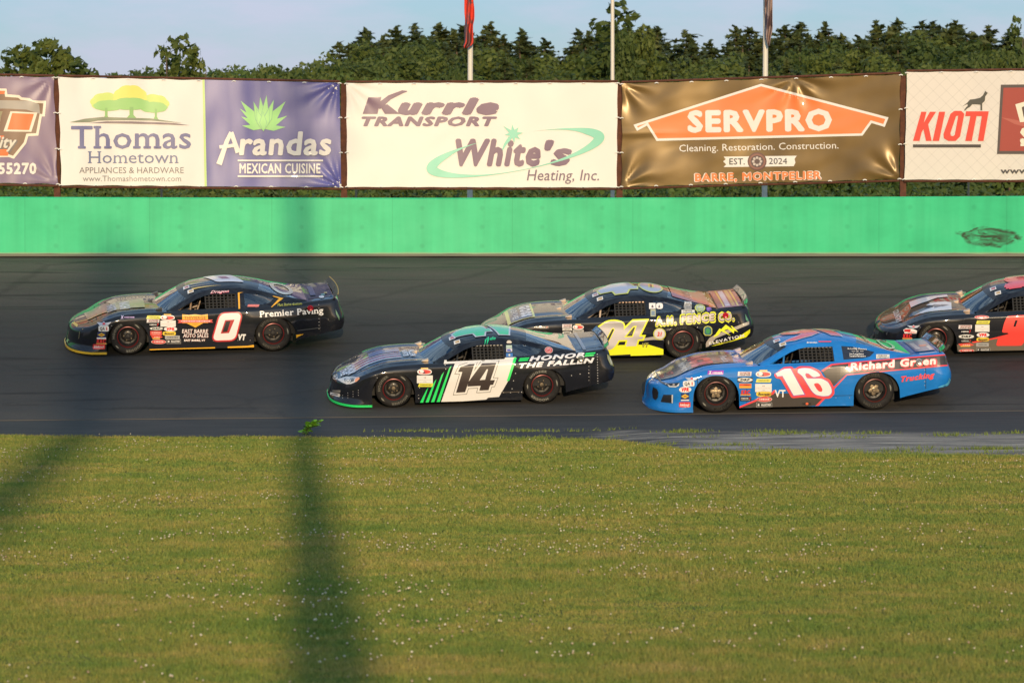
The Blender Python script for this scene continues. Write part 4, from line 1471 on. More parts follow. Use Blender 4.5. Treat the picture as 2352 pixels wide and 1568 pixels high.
def off_prof(s, z, sh):
    nf = smooth(-1.70, -2.15, s)
    o = 0.0
    if nf > 0:
        o += nf * (0.055 * smooth(.135, .085, z) - 0.20 * max(0, (z - .26)) ** 1.2 / .2 ** 0.2 * .9)
    sf = (1 - nf)
    o += -sf * 0.055 * max(0, (z - .42) / .42) ** 1.6
    # flared lips over the wheels
    for xc in (XF, XR):
        d = abs(s - xc)
        o += sf * 0.018 * smooth(.62, .36, d) * smooth(.85, .6, z)
    tf = smooth(2.35, 2.55, s)
    o += tf * (0.05 * math.exp(-((z - .55) / .17) ** 2))
    return o
def body_pt(s, t):
    x, y = plan(s); nx, ny = plan_n(s)
    sh = shoulder(x)
    tt = sh - RC
    if t <= tt:
        z = t; ex = 0.0
    else:
        th = min(math.pi / 2, (t - tt) / RC)
        z = tt + RC * math.sin(th); ex = -RC * (1 - math.cos(th))
    o = off_prof(s, z, sh) + ex
    p = [x + nx * o, y + ny * o, z]
    if s <= S_NOSE - L1 + 1e-6: p[1] = 0.0
    if s >= S_TAIL + L2 + L3 - 1e-6: p[1] = 0.0
    return p

def zbot(s):
    return lerp_list([(-3.2, .035), (-1.74, .03), (-1.70, .03), (-.99, .085), (.98, .085), (1.74, .20), (2.42, .345), (2.8, .40), (3.5, .40)], s)

def arch(cx, z0, rx, rz, n=22):
    out = []
    for k in range(n + 1):
        a = math.pi * (1 - k / n)
        c, s_ = math.cos(a), math.sin(a)
        out.append((cx + rx * math.copysign(abs(c) ** .9, c), z0 + rz * abs(s_) ** .9))
    return out

S0, S1 = S_NOSE - L1, S_TAIL + L2 + L3
def side_outline():
    o = []
    # bottom edge, front to back, going over the wheel openings
    for k in range(16): o.append((S0 + (-1.735 - S0) * k / 15, zbot(S0 + (-1.735 - S0) * k / 15)))
    o += arch(-1.345, .24, .385, .395)
    o.append((-.955, .085))
    for k in range(1, 8): o.append((-.955 + (.965 + .955) * k / 8, .085))
    o.append((.968, .085))
    o += arch(1.362, .26, .392, .385)
    o.append((1.757, .20))
    for k in range(1, 15):
        s = 1.757 + (S1 - 1.757) * k / 14
        o.append((s, zbot(s)))
    top = []
    for k in range(90):
        s = S1 + (S0 - S1) * k / 89
        top.append((s, t_top(s)))
    return o + top

_side_cache = None
def side_patch():
    global _side_cache
    if _side_cache: return _side_cache
    out = side_outline()
    vs = list(out); es = [(i, (i + 1) % len(out)) for i in range(len(out))]
    # constraint lines where panels meet
    for s in (-1.62, -.80, .80, 2.18):
        pass
    sg = list(np.arange(S0 + .04, S1, .055))
    for s in sg:
        tp = t_top(s)
        for t in list(np.arange(.05, tp - .13, .05)) + [tp - q for q in (.118, .10, .08, .06, .04, .02)]:
            if pip(s, t, [out]):
                vs.append((s, t))
    for s in (-1.66, -.83, .83, 2.20):
        tp = t_top(s); b = None
        for t in np.arange(0.0, tp, .01):
            if pip(s, t, [out]):
                b = t; break
        if b is None: continue
        k = len(vs)
        ts = list(np.arange(b + .01, tp - .005, .04)) + [tp]
        vs += [(s, t) for t in ts]
        es += [(k + i, k + i + 1) for i in range(len(ts) - 1)]
    r = delaunay_2d_cdt([Vector(v) for v in vs], es, [], 0, 1e-5, False)
    V = [(p.x, p.y) for p in r[0]]; T = []
    for f in r[2]:
        cx = sum(V[i][0] for i in f) / 3; cy = sum(V[i][1] for i in f) / 3
        if pip(cx, cy, [out]):
            T.append((tuple(f), cx))
    _side_cache = (V, T)
    return _side_cache

RIBS = [(-.60, -.82, .79, .775, .775), (-.34, -.53, .715, .905, .945), (-.10, -.24, .63, 1.03, 1.095), (.10, .02, .59, 1.09, 1.155), (.40, .38, .565, 1.125, 1.198),
        (.75, .75, .56, 1.12, 1.192), (1.05, 1.12, .575, 1.075, 1.13), (1.40, 1.42, .615, .998, 1.04), (1.70, 1.72, .665, .938, .955), (1.97, 1.97, .73, .903, .903)]
def rib(i_f):
    k = [cubic_list([(j, RIBS[j][c]) for j in range(10)], i_f) for c in range(5)]
    xr, xc, yr, zr, zc = k
    zr = max(zr, shoulder(xr) + .004)
    return xr, xc, yr, zr, max(zc, zr)
def gh_pt(i_f, v):
    xr, xc, yr, zr, zc = rib(i_f)
    a = abs(v)
    return [xr + (xc - xr) * (1 - a ** 2.2), yr * v, zc - (zc - zr) * a ** 2.6]
_rail = [rib(i / 8) for i in range(73)]
def rail_at(x):
    z = lerp_list([(r_[0], r_[3]) for r_ in _rail], x); y = lerp_list([(r_[0], r_[2]) for r_ in _rail], x)
    return y, z
BELT_Y = .845
def gh_side(x, z):
    yr, zr = rail_at(x); zb = shoulder(x) - .004
    t = 0 if zr - zb < 1e-4 else min(1, max(0, (z - zb) / (zr - zb)))
    yb = BELT_Y - .11 * smooth(1.3, 1.97, x)
    return -(yb + (yr - yb) * t + .018 * math.sin(math.pi * t))

DOOR_WIN = [(-.43, .79), (-.26, .87), (-.06, .965), (.08, 1.012), (.22, 1.036), (.66, 1.040), (.665, .818), (.2, .803)]
QUAR_WIN = [(.81, 1.045), (1.0, 1.030), (1.18, .992), (1.36, .945), (1.27, .885), (1.16, .862), (.82, .842)]

GLASS = None
def glass_mat():
    global GLASS
    if GLASS: return GLASS
    q = NT('lexan_glass')
    q.t.nodes.remove(q.b)
    tr = q.n('ShaderNodeBsdfTransparent'); tr.inputs[0].default_value = (.80, .84, .88, 1)
    gl = q.n('ShaderNodeBsdfGlossy'); gl.inputs['Roughness'].default_value = 0.03
    fr = q.n('ShaderNodeFresnel'); fr.inputs[0].default_value = 1.55
    k = q.math('ADD', q.math('MULTIPLY', fr.outputs[0], 1.5), 0.14)
    ms = q.n('ShaderNodeMixShader')
    q.l(k, ms.inputs[0]); q.l(tr.outputs[0], ms.inputs[1]); q.l(gl.outputs[0], ms.inputs[2])
    q.l(ms.outputs[0], q.t.nodes['Material Output'].inputs['Surface'])
    GLASS = q.m
    return GLASS

def paint(name, col, rough=.32):
    q = NT(name)
    a = q.noise(q.coord('Object', (1.2, 1.2, 3.0)), 2.2, 4, .6)
    k = q.ramp(a, [(.3, .88), (.7, 1.10)])
    q.l(q.mix(1.0, col, k, 'MULTIPLY'), q.b.inputs['Base Color'])
    q.b.inputs['Roughness'].default_value = rough
    q.b.inputs['Coat Weight'].default_value = 0.9
    q.b.inputs['Coat Roughness'].default_value = 0.035
    q.b.inputs['Specular IOR Level'].default_value = .06
    # sheet-metal waviness and road film
    q.bump(q.noise(q.coord('Object', (1, 1, 1)), 3.2, 2, .5), .10, .02)
    return q.m

RUBBER = None
def wheel_meshes(hub, ring):
    """tyre and rim meshes, outer face at y = -.12"""
    q = NT('tyre_rubber')
    a = q.noise(q.coord('Object', (1, 1, 1)), 18, 4, .6)
    q.l(q.ramp(a, [(.3, (.011, .0105, .010)), (.7, (.022, .020, .018))]), q.b.inputs['Base Color'])
    q.b.inputs['Roughness'].default_value = .7
    q.b.inputs['Specular IOR Level'].default_value = .2
    mb = MB()
    pr = [(.190, -.095), (.200, -.112), (.235, -.124), (.275, -.126), (.305, -.119), (.322, -.104), (.331, -.08), (.333, -.03), (.333, .05), (.331, .09), (.32, .115), (.27, .125), (.20, .10)]
    mb.lathe_y(pr, 56, 0)
    # worn white maker's lettering round the sidewall
    def ring_text(s, ang0, r, h, mi, span):
        V, T = text2d(s, 0.04, 0, 0, 2, 1.15)
        x0 = min(v[0] for v in V); x1 = max(v[0] for v in V)
        out = []
        for (x, y, _) in V:
            th = ang0 - (x - (x0 + x1) / 2) / (x1 - x0) * span
            rr = r + (y - .5) * h
            yy = -.1275 if .232 < rr < .283 else -.1245
            out.append((rr * math.cos(th), yy, rr * math.sin(th)))
        mb.add(out, T, mi)
    ring_text('HOOSIER', R(-80), .262, .040, 1, R(74))
    ring_text('HOOSIER', R(132), .262, .040, 1, R(74))
    # scuffed streak of old lettering
    for a0, a1 in ((R(20), R(46)), (R(196), R(214))):
        n = 10; vs = []; fs = []
        for k in range(n + 1):
            th = a0 + (a1 - a0) * k / n
            wv = .010 * math.sin(math.pi * k / n) + .002
            vs += [((.268 - wv) * math.cos(th), -.1278, (.268 - wv) * math.sin(th)), ((.268 + wv) * math.cos(th), -.1278, (.268 + wv) * math.sin(th))]
        for k in range(n): fs.append((2*k, 2*k+1, 2*k+3, 2*k+2))
        mb.add(vs, fs, 1)
    ty = bpy.data.meshes.new('tyre')
    ty.from_pydata(mb.v, [], mb.f)
    ty.materials.append(q.m); ty.materials.append(mat('worn_white', (.20, .19, .15), .8))
    ty.polygons.foreach_set('material_index', mb.m)
    ty.polygons.foreach_set('use_smooth', [True] * len(ty.polygons)); ty.update()
    mb = MB()
    mb.lathe_y([(.198, -.10), (.198, -.116), (.186, -.120), (.182, -.110)], 48, 1)
    mb.lathe_y([(.182, -.110), (.178, -.085), (.168, -.055), (.160, .0), (.155, .045), (.125, .05), (.105, .02), (.085, .005), (.05, .0), (.0, .0)], 48, 0)
    # drilled disc: dark slots and lug nuts
    for k in range(8):
        th = 2 * math.pi * k / 8
        mb.add([(.128*math.cos(th+d) if r_ else .145*math.cos(th+d), .0485 if r_ else .0455, .128*math.sin(th+d) if r_ else .145*math.sin(th+d)) for r_, d in ((1, -.12), (1, .12), (0, .12), (0, -.12))], [(0, 1, 2, 3)], 3)
    for k in range(5):
        th = 2 * math.pi * k / 5 + .3
        c = Vector((.078*math.cos(th), 0, .078*math.sin(th)))
        n = 6; vs = []; fs = []
        for yy in (.0, -.028):
            for j in range(n):
                a_ = 2 * math.pi * j / n
                vs.append((c.x + .012*math.cos(a_), yy, c.z + .012*math.sin(a_)))
        for j in range(n): fs.append((j, (j+1) % n, n+(j+1) % n, n+j))
        fs.append(tuple(range(n, 2*n)))
        mb.add(vs, fs, 2)
    if hub == 'star':
        n = 40; vs = [(0, -.045, 0)]; fs = []
        for yy, sc in ((-.040, .9), (-.02, 1.0), (.0, 1.02)):
            for k in range(n):
                th = 2 * math.pi * k / n
                rr = (.088 + .020 * math.cos(5 * th)) * sc
                vs.append((rr*math.cos(th), yy, rr*math.sin(th)))
        for k in range(n): fs.append((0, 1+k, 1+(k+1) % n))
        for q2 in range(2):
            for k in range(n): fs.append((1+q2*n+k, 1+q2*n+(k+1) % n, 1+(q2+1)*n+(k+1) % n, 1+(q2+1)*n+k))
        mb.add(vs, fs, 2)
        mb.lathe_y([(.034, -.04), (.034, -.065), (.026, -.072), (0, -.072)], 20, 2)
    else:
        mb.lathe_y([(.046, .0), (.044, -.030), (.034, -.040), (0, -.042)], 20, 2 if hub == 'cap' else 0)
    rm = bpy.data.meshes.new('rim')
    rm.from_pydata(mb.v, [], mb.f)
    rm.materials.append(mat('black_wheel', (.022, .020, .019), .42, .0, .5, .25, .2))
    rm.materials.append(mat('rim_edge', ring, .35, .2))
    rm.materials.append(mat('hub_metal', (.55, .44, .30), .28, 1.0))
    rm.materials.append(mat('slot_dark', (.006, .006, .006), .9))
    rm.polygons.foreach_set('material_index', mb.m)
    rm.polygons.foreach_set('use_smooth', [True] * len(rm.polygons))
    rm.update(); rm.set_sharp_from_angle(angle=R(35))
    return ty, rm

def make_car(cfg):
    f, r_ = hit_track(*cfg['front']), hit_track(*cfg['rear'])
    fw = (r_ - f)
    sc = cfg.get('scale') or fw.length / 2.667
    X = fw.normalized()
    mid = (f + r_) / 2
    e = 0.3
    nrm = Vector((-(track_z(mid.x+e, mid.y) - track_z(mid.x-e, mid.y)) / (2*e), -(track_z(mid.x, mid.y+e) - track_z(mid.x, mid.y-e)) / (2*e), 1)).normalized()
    Z = (nrm - X * nrm.dot(X)).normalized()
    Y = Z.cross(X)
    roll = R(cfg.get('roll', -1.0))
    Y, Z = Y * math.cos(roll) + Z * math.sin(roll), Z * math.cos(roll) - Y * math.sin(roll)
    org = mid + Y * .90 * sc
    org += Z * 0.012
    root = empty('race_car')
    M = Matrix((X, Y, Z)).transposed().to_4x4()
    root.matrix_world = Matrix.Translation(org) @ M @ Matrix.Scale(sc, 4)
    tag(root, cfg['label'], 'race car', 'late model race cars on the track')
    print('CAR', cfg['label'][:30], 'scale %.3f' % sc, 'yaw %.1f' % math.degrees(math.atan2(X.y, X.x)), [round(c, 2) for c in org])
    body = paint('car_paint', cfg['paint'])
    dark = mat('interior_black', (.012, .012, .013), .7)
    blk = mat('black_plastic', (.016, .016, .017), .38, 0, .5, .3)
    tris = []          # for laying the livery
    def reg(vs, fs):
        b = len(tris_v)
        tris_v.extend([Vector(v) for v in vs]); tris.extend([tuple(i + b for i in f_) for f_ in fs])
    tris_v = []
    # --- sides in panels
    V, T = side_patch()
    P3 = [body_pt(s, t) for s, t in V]
    groups = {}
    for t_, cx in T:
        nm = 'nose' if cx < -1.66 else 'front_fender' if cx < -.83 else 'door' if cx < .83 else 'quarter_panel' if cx < 2.20 else 'rear_bumper'
        groups.setdefault(nm, []).append(t_)
    for nm, ts in groups.items():
        for side in (1, -1):
            if nm in ('nose', 'rear_bumper') and side == -1: continue
            used = {}; vs = []; fs = []
            def addt(sd):
                off = {}
                for t_ in ts:
                    f_ = []
                    for i in t_:
                        if (i, sd) not in used:
                            used[(i, sd)] = len(vs); p = P3[i]; vs.append((p[0], p[1] * sd, p[2]))
                        f_.append(used[(i, sd)])
                    fs.append(tuple(f_) if sd == 1 else tuple(f_[::-1]))
            addt(side)
            if nm in ('nose', 'rear_bumper'): addt(-1)
            mesh_obj(nm, vs, fs, cfg.get('mats', {}).get(nm, body), root, True, 50)
            if side == 1: reg(vs, fs)
    # --- upper sheet: hood, fender tops, cowl, deck
    ss = list(np.arange(S0 + .001, -1.7, .05)) + list(np.arange(-1.7, 2.42, .06)) + list(np.arange(2.42, S_TAIL + L2 + .001, .035))
    vv = [-1, -.97, -.92, -.86, -.80, -.74, -.69, -.64, -.58, -.5, -.4, -.3, -.2, -.1, 0]
    vv = vv + [-q for q in vv[-2::-1]]
    tops = {}; rows = []
    for s in ss:
        p = body_pt(s, t_top(s)); x, yh, z = p[0], abs(p[1]), p[2]
        row = []
        for v in vv:
            a = abs(v)
            cr_ = .030 * smooth(-2.5, -1.9, x) * (1 - smooth(-.9, -.5, x)) * (1 - a * a)
            cr_ += .020 * math.exp(-((a - .80) / .10) ** 2) * smooth(-2.0, -1.5, x) * (1 - smooth(-.9, -.5, x))
            cr_ += .012 * smooth(1.9, 2.1, x) * (1 - a * a)
            row.append((x, yh * v, z + cr_))
        rows.append(row)
    def sheet(name, test, m, lift=0.0):
        vs = []; fs = []; used = {}
        for i in range(len(rows) - 1):
            for j in range(len(vv) - 1):
                q = (rows[i][j], rows[i+1][j], rows[i+1][j+1], rows[i][j+1])
                cx = sum(p[0] for p in q) / 4; cy = sum(p[1] for p in q) / 4
                if test(cx, cy, abs((vv[j] + vv[j+1]) / 2)):
                    f_ = []
                    for (a, b) in ((i, j), (i+1, j), (i+1, j+1), (i, j+1)):
                        if (a, b) not in used:
                            used[(a, b)] = len(vs); p = rows[a][b]; vs.append((p[0], p[1], p[2] + lift))
                        f_.append(used[(a, b)])
                    fs.append(tuple(f_))
        if fs:
            reg(vs, fs)
            par = list(range(len(vs)))
            def find(a):
                while par[a] != a:
                    par[a] = par[par[a]]; a = par[a]
                return a
            for f_ in fs:
                for b in f_[1:]: par[find(b)] = find(f_[0])
            comp = {}
            for f_ in fs: comp.setdefault(find(f_[0]), []).append(f_)
            for cf in comp.values():
                ids = sorted({i for f_ in cf for i in f_}); mp_ = {i: k for k, i in enumerate(ids)}
                mesh_obj(name, [vs[i] for i in ids], [tuple(mp_[i] for i in f_) for f_ in cf], m, root, True, 40)
    in_hood = lambda x, y, a: -2.20 < x < -.93 and a < .67
    in_deck = lambda x, y, a: 2.0 < x < 2.46 and a < .82
    in_pit = lambda x, y, a: -.62 < x < 1.93 and abs(y) < .835
    sheet('fender_top', lambda x, y, a: not in_hood(x, y, a) and not in_deck(x, y, a) and not in_pit(x, y, a), body)
    sheet('hood', in_hood, cfg.get('mats', {}).get('hood', body), .004)
    sheet('deck_lid', in_deck, cfg.get('mats', {}).get('deck_lid', body), .004)
    # --- greenhouse
    def gh(name, i0, i1, v0, v1, m, lift=0.0, n=18, k=24):
        Pg = []
        for i in range(n + 1):
            fi = i0 + (i1 - i0) * i / n
            Pg.append([(p[0], p[1], p[2] + lift) for p in (gh_pt(fi, v0 + (v1 - v0) * j / k) for j in range(k + 1))])
        o = grid_mesh(name, Pg, m, root, True, 60)
        reg([p for row in Pg for p in row], [(a*(k+1)+b, (a+1)*(k+1)+b, (a+1)*(k+1)+b+1, a*(k+1)+b+1) for a in range(n) for b in range(k)])
        return o
    gl = glass_mat()
    gh('windshield', 0, 1.98, -.955, .955, gl)
    gh('roof', 1.98, 6.05, -1, 1, cfg.get('mats', {}).get('roof', body), .0, 34, 30)
    gh('rear_window', 6.05, 9.0, -.93, .93, cfg.get('rear_glass', gl))
    for sd in (1, -1):
        for i0, i1, ve, nm in ((0, 1.98, .955, 'windshield_pillar'), (6.05, 9.0, .93, 'rear_pillar')):
            gh(nm, i0, i1, sd * ve, sd * 1.0, body, .002, 14, 3)
    gh('sun_strip', 1.45, 1.99, -.95, .95, cfg.get('strip', blk), .004, 8, 20)
    # --- greenhouse sides with window openings
    outl = [(x, shoulder(x) - .004) for x in np.linspace(-.585, 1.955, 40)] + [(x, rail_at(x)[1]) for x in np.linspace(1.955, -.585, 70)]
    Vs, Ts = fill([outl, DOOR_WIN, QUAR_WIN], .045)
    for sd in (1, -1):
        vs = [(x, gh_side(x, z) * sd, z) for x, z in Vs]
        mesh_obj('window_frame', vs, Ts, body, root, True, 50)
        if sd == 1: reg(vs, Ts)
        Vq, Tq = fill([QUAR_WIN], .06)
        vs = [(x, (gh_side(x, z) + .004) * sd, z) for x, z in Vq]
        mesh_obj('quarter_window', vs, Tq, cfg.get('quarter_glass', gl), root, True)
        if sd == 1: reg(vs, Tq)
    # net over the door opening
    mb = MB()
    x0, x1, z0, z1 = .10, .655, .805, 1.03
    yn = lambda x, z: gh_side(x, z) + .03
    for k in range(9):
        x = x0 + (x1 - x0) * k / 8
        mb.add([(x - .011, yn(x, z0), z0), (x + .011, yn(x, z0), z0), (x + .011, yn(x, z1), z1), (x - .011, yn(x, z1), z1)], [(0, 1, 2, 3)])
    for k in range(6):
        z = z0 + (z1 - z0) * k / 5
        mb.add([(x0, yn(x0, z) - .003, z - .010), (x1, yn(x1, z) - .003, z - .010), (x1, yn(x1, z) - .003, z + .010), (x0, yn(x0, z) - .003, z + .010)], [(0, 1, 2, 3)])
    if cfg.get('net_tabs'):
        for k in range(9):
            x = x0 + (x1 - x0) * (k + .5) / 9
            mb.add([(x - .018, yn(x, z1) - .008, z1 - .018), (x + .018, yn(x, z1) - .008, z1 - .018), (x + .018, yn(x, z1) - .008, z1 + .004), (x - .018, yn(x, z1) - .008, z1 + .004)], [(0, 1, 2, 3)], 1)
    mb.build('window_net', [mat('net_web', (.020, .020, .020), .8), mat('net_tab', cfg.get('net_tabs') or (.5, .5, .5), .6)], root)
    # --- inside
    mb = MB()
    mb.box(-.62, 1.75, -.80, .80, .30, .34); mb.box(-.64, -.60, -.80, .80, .30, .74); mb.box(1.72, 1.76, -.80, .80, .30, .86)
    mb.box(-.62, 1.74, .78, .80, .30, .78); mb.box(-.62, 1.74, -.83, -.81, .30, .76)
    mb.box(-.58, -.30, -.76, .76, .62, .74)
    mb.build('cockpit', dark, root)
    mb = MB()
    mb.box(-1.9, -.66, -.55, .55, .14, .60); mb.box(-.66, 1.72, -.62, .62, .12, .296); mb.box(1.78, 2.45, -.60, .60, .30, .72)
    mb.box(-1.75, -.95, .60, .64, .2, .66)
    mb.build('chassis', dark, root)
    cg = mat('roll_bar', cfg.get('cage', (.02, .02, .02)), .35, 0, .5, .5)
    mb = MB()
    for sd in (1, -1):
        mb.tube([(-.50, .74*sd, .40), (-.42, .74*sd, .76), (-.02, .58*sd, 1.02), (.22, .53*sd, 1.09), (.72, .53*sd, 1.09), (.76, .62*sd, .80), (.76, .66*sd, .36)], .022, 8)
        mb.tube([(.74, .53*sd, 1.08), (1.2, .50*sd, .93), (1.68, .46*sd, .66)], .020, 8)
        mb.tube([(-.28, .745*sd, .55), (.74, .75*sd, .58)], .020, 8); mb.tube([(-.16, .66*sd, .93), (-.20, .74*sd, .55)], .018, 8)
    mb.tube([(.74, -.53, 1.08), (.74, .53, 1.08)], .022, 8); mb.tube([(-.02, -.57, 1.02), (-.02, .57, 1.02)], .020, 8)
    mb.tube([(.74, -.53, 1.05), (.74, .60, .45)], .018, 8)
    mb.build('roll_cage', cg, root, True)
    mb = MB()
    mb.box(.30, .74, -.50, .02, .36, .44); mb.box(.66, .78, -.52, .04, .40, .98); mb.box(.50, .74, -.56, -.50, .62, .96); mb.box(.50, .74, .02, .08, .62, .96)
    mb.build('seat', mat('seat_black', (.018, .018, .02), .6), root)
    mb = MB()
    n = 24; ring = [(-.02 + .06*math.sin(2*math.pi*k/n), -.25 + .17*math.cos(2*math.pi*k/n), .74 + .16*math.sin(2*math.pi*k/n)) for k in range(n + 1)]
    mb.tube(ring, .014, 6, 0, False)
    mb.tube([(-.30, -.25, .66), (-.02, -.25, .74)], .016, 6); mb.tube([(-.02, -.40, .74), (-.02, -.10, .74)], .010, 6)
    mb.build('steering_wheel', mat('wheel_grip', cfg.get('wheel_col', (.05, .045, .04)), .5), root, True)
    # --- front splitter lip
    mb = MB()
    pts = [body_pt(S0 + (-1.735 - S0) * k / 20, .03) for k in range(21)]
    full = [(p[0], -p[1], p[2]) for p in pts[::-1][:-1]] + [tuple(p) for p in pts]
    vs = []; fs = []
    for (x, y, z) in full:
        L = math.hypot(x + 1.3, y) or 1; ox, oy = (x + 1.3) / L, y / L
        vs += [(x + ox*.006, y + oy*.006, .022), (x + ox*.008, y + oy*.008, .062), (x - ox*.02, y - oy*.02, .064), (x - ox*.02, y - oy*.02, .020)]
    for k in range(len(full) - 1):
        for q in range(4): fs.append((k*4+q, k*4+(q+1) % 4, (k+1)*4+(q+1) % 4, (k+1)*4+q))
    mb.add(vs, fs)
    mb.build('splitter', mat('splitter', cfg['lip'], .4, 0, .5, .4), root)
    # --- rear spoiler
    sp = cfg.get('spoiler', 'clear')
    n = 20; vs = []; fs = []
    for k in range(n + 1):
        y = -.80 + 1.60 * k / n
        bow = .06 * (1 - (y / .8) ** 2)
        vs += [(2.46 + bow, y, .935), (2.54 + bow, y, 1.018), (2.546 + bow, y, 1.018), (2.466 + bow, y, .935)]
    for k in range(n):
        for q in range(4): fs.append((k*4+q, k*4+(q+1) % 4, (k+1)*4+(q+1) % 4, (k+1)*4+q))
    fs += [(0, 1, 2, 3), (4*n+3, 4*n+2, 4*n+1, 4*n)]
    mesh_obj('spoiler', vs, fs, gl if sp == 'clear' else sp, root)
    mb = MB()
    for y in (-.55, 0, .55):
        bow = .06 * (1 - (y / .8) ** 2)
        mb.tube([(2.40, y, .945), (2.51 + bow, y, .99)], .0035, 6)
    mb.tube([(2.455 + .06 * (1 - (y / .8) ** 2), y, .94) for y in np.linspace(-.8, .8, 13)], .010, 6)
    mb.build('spoiler_brace', blk, root)
    mb = MB(); mb.tube([(2.543 + .06 * (1 - (y / .8) ** 2), y, 1.02) for y in np.linspace(-.8, .8, 13)], .008, 6)
    mb.build('spoiler_edge', mat('spoiler_trim', cfg.get('trim', (.03, .03, .03)), .4), root, True)
    # --- cowl vents, mirror-like flaps by the windshield corners
    mb = MB()
    for y in (-.70, 0.02, .70):
        xx = -.86 if y == .02 else -.72
        z = .80
        mb.add([(xx - .10, y - .055, z - .012), (xx - .10, y + .055, z - .012), (xx + .02, y + .05, z + .028), (xx + .02, y - .05, z + .028), (xx + .02, y - .05, z - .02), (xx + .02, y + .05, z - .02)], [(0, 1, 2, 3), (3, 2, 5, 4), (0, 3, 4), (1, 5, 2)])
    mb.build('cowl_vent', mat('vent_metal', cfg.get('vent', (.45, .38, .30)), .4, .3), root)
    # --- fuel filler on the left quarter
    x, z = cfg.get('filler', (2.0, .80))
    mb = MB(); mb.lathe_y([(.055, .02), (.055, -.012), (.042, -.02), (.02, -.014), (0, -.03)], 20)
    o = mb.build('fuel_filler', mat('filler', cfg.get('filler_col', (.4, .38, .33)), .25, cfg.get('filler_metal', .8)), root, True)
    o.location = (x, -(.935 - .03), z)
    # --- wheels
    ty, rm = cfg['wheels']
    for xw in (XF, XR):
        for sd in (-1, 1):
            we = bpy.data.objects.new('wheel', None); COL.objects.link(we); we.parent = root
            we.location = (xw, .82 * sd, .331)
            we.rotation_euler = (0, rnd.uniform(0, 1.2) * 0 + (.4 if xw > 0 else -.3), 0 if sd == -1 else math.pi)
            if xw < 0: we.rotation_euler[2] += R(cfg.get('steer', -3))
            link('tyre', ty, [], we); link('rim', rm, [], we)
    # --- livery
    bvh = BVHTree.FromPolygons(tris_v, tris)
    cx, S, yg0, sl, gx, Sz = cfg['conv']
    yaw_eff = math.atan2(X.y, X.x) + math.atan2(org.x, org.y)
    view = Vector((math.tan(yaw_eff), 1.0, -math.tan(R(13.2)))).normalized()
    def mside(px, py, off):
        x = (px - cx) / S; z = (yg0 - sl * (px - gx) - py) / Sz
        o_ = Vector((x, -.95, z)) - view * 3
        hit = bvh.ray_cast(o_, view, 4.2)
        if hit[0] is None or hit[0].y > -.05 - .0 * x:
            h2 = bvh.find_nearest(Vector((x, -.90, z)))
            hit = h2
        return hit[0] - view * (off * 1.35)
    def mtop(px, py, off):
        hit = bvh.ray_cast(Vector((px, -py, 4)), Vector((0, 0, -1)))
        if hit[0] is None: hit = bvh.find_nearest(Vector((px, -py, .9)))
        n = hit[1]
        if n.z < 0: n = -n
        return hit[0] + n * off
    def mloc(px, py, off):
        h2 = bvh.ray_cast(Vector((px, -4, -py)), Vector((0, 1, 0)), 3.9)
        if h2[0] is None: h2 = bvh.find_nearest(Vector((px, -.95, -py)))
        return h2[0] + Vector((0, -off, 0))
    a = Art(.02, gap=.001, base=.002, rough=.7, coat=0)
    a.part('panel_gap')
    gapc = (.004, .004, .005)
    a.stroke([(-1.655, -z) for z in np.linspace(.04, .60, 12)], .011, gapc, 0)
    a.stroke([(2.20, -z) for z in np.linspace(.34, .84, 12)], .010, gapc, 0)
    a.stroke([(-.94 + 1.89*k/20, -.205 - .003*k) for k in range(21)], .007, gapc, 0)
    a.stroke([(-.83, -z) for z in np.linspace(.09, .70, 12)], .006, gapc, 0)
    a.bake(mloc, root)
    a = Art(.02, gap=.001, base=.002, rough=.4, coat=0)
    a.part('rivets')
    for z in np.linspace(.10, .56, 8): a.oval(-1.635, -z, .014, .014, (.35, .33, .30), 0)
    for z in np.linspace(.40, .84, 8): a.oval(2.18, -z, .014, .014, (.35, .33, .30), 0)
    for x in np.linspace(-.9, .9, 9): a.oval(x, -.225, .013, .013, (.35, .33, .30), 0)
    a.bake(mloc, root)
    a = Art(cfg.get('step', 8.0), gap=.0015, base=.006, rough=.35, coat=.5)
    cfg['side'](a); a.bake(mside, root)
    a = Art(.028, gap=.0015, base=.006, rough=.3, coat=.8)
    cfg['top'](a); a.bake(mtop, root)
    return root

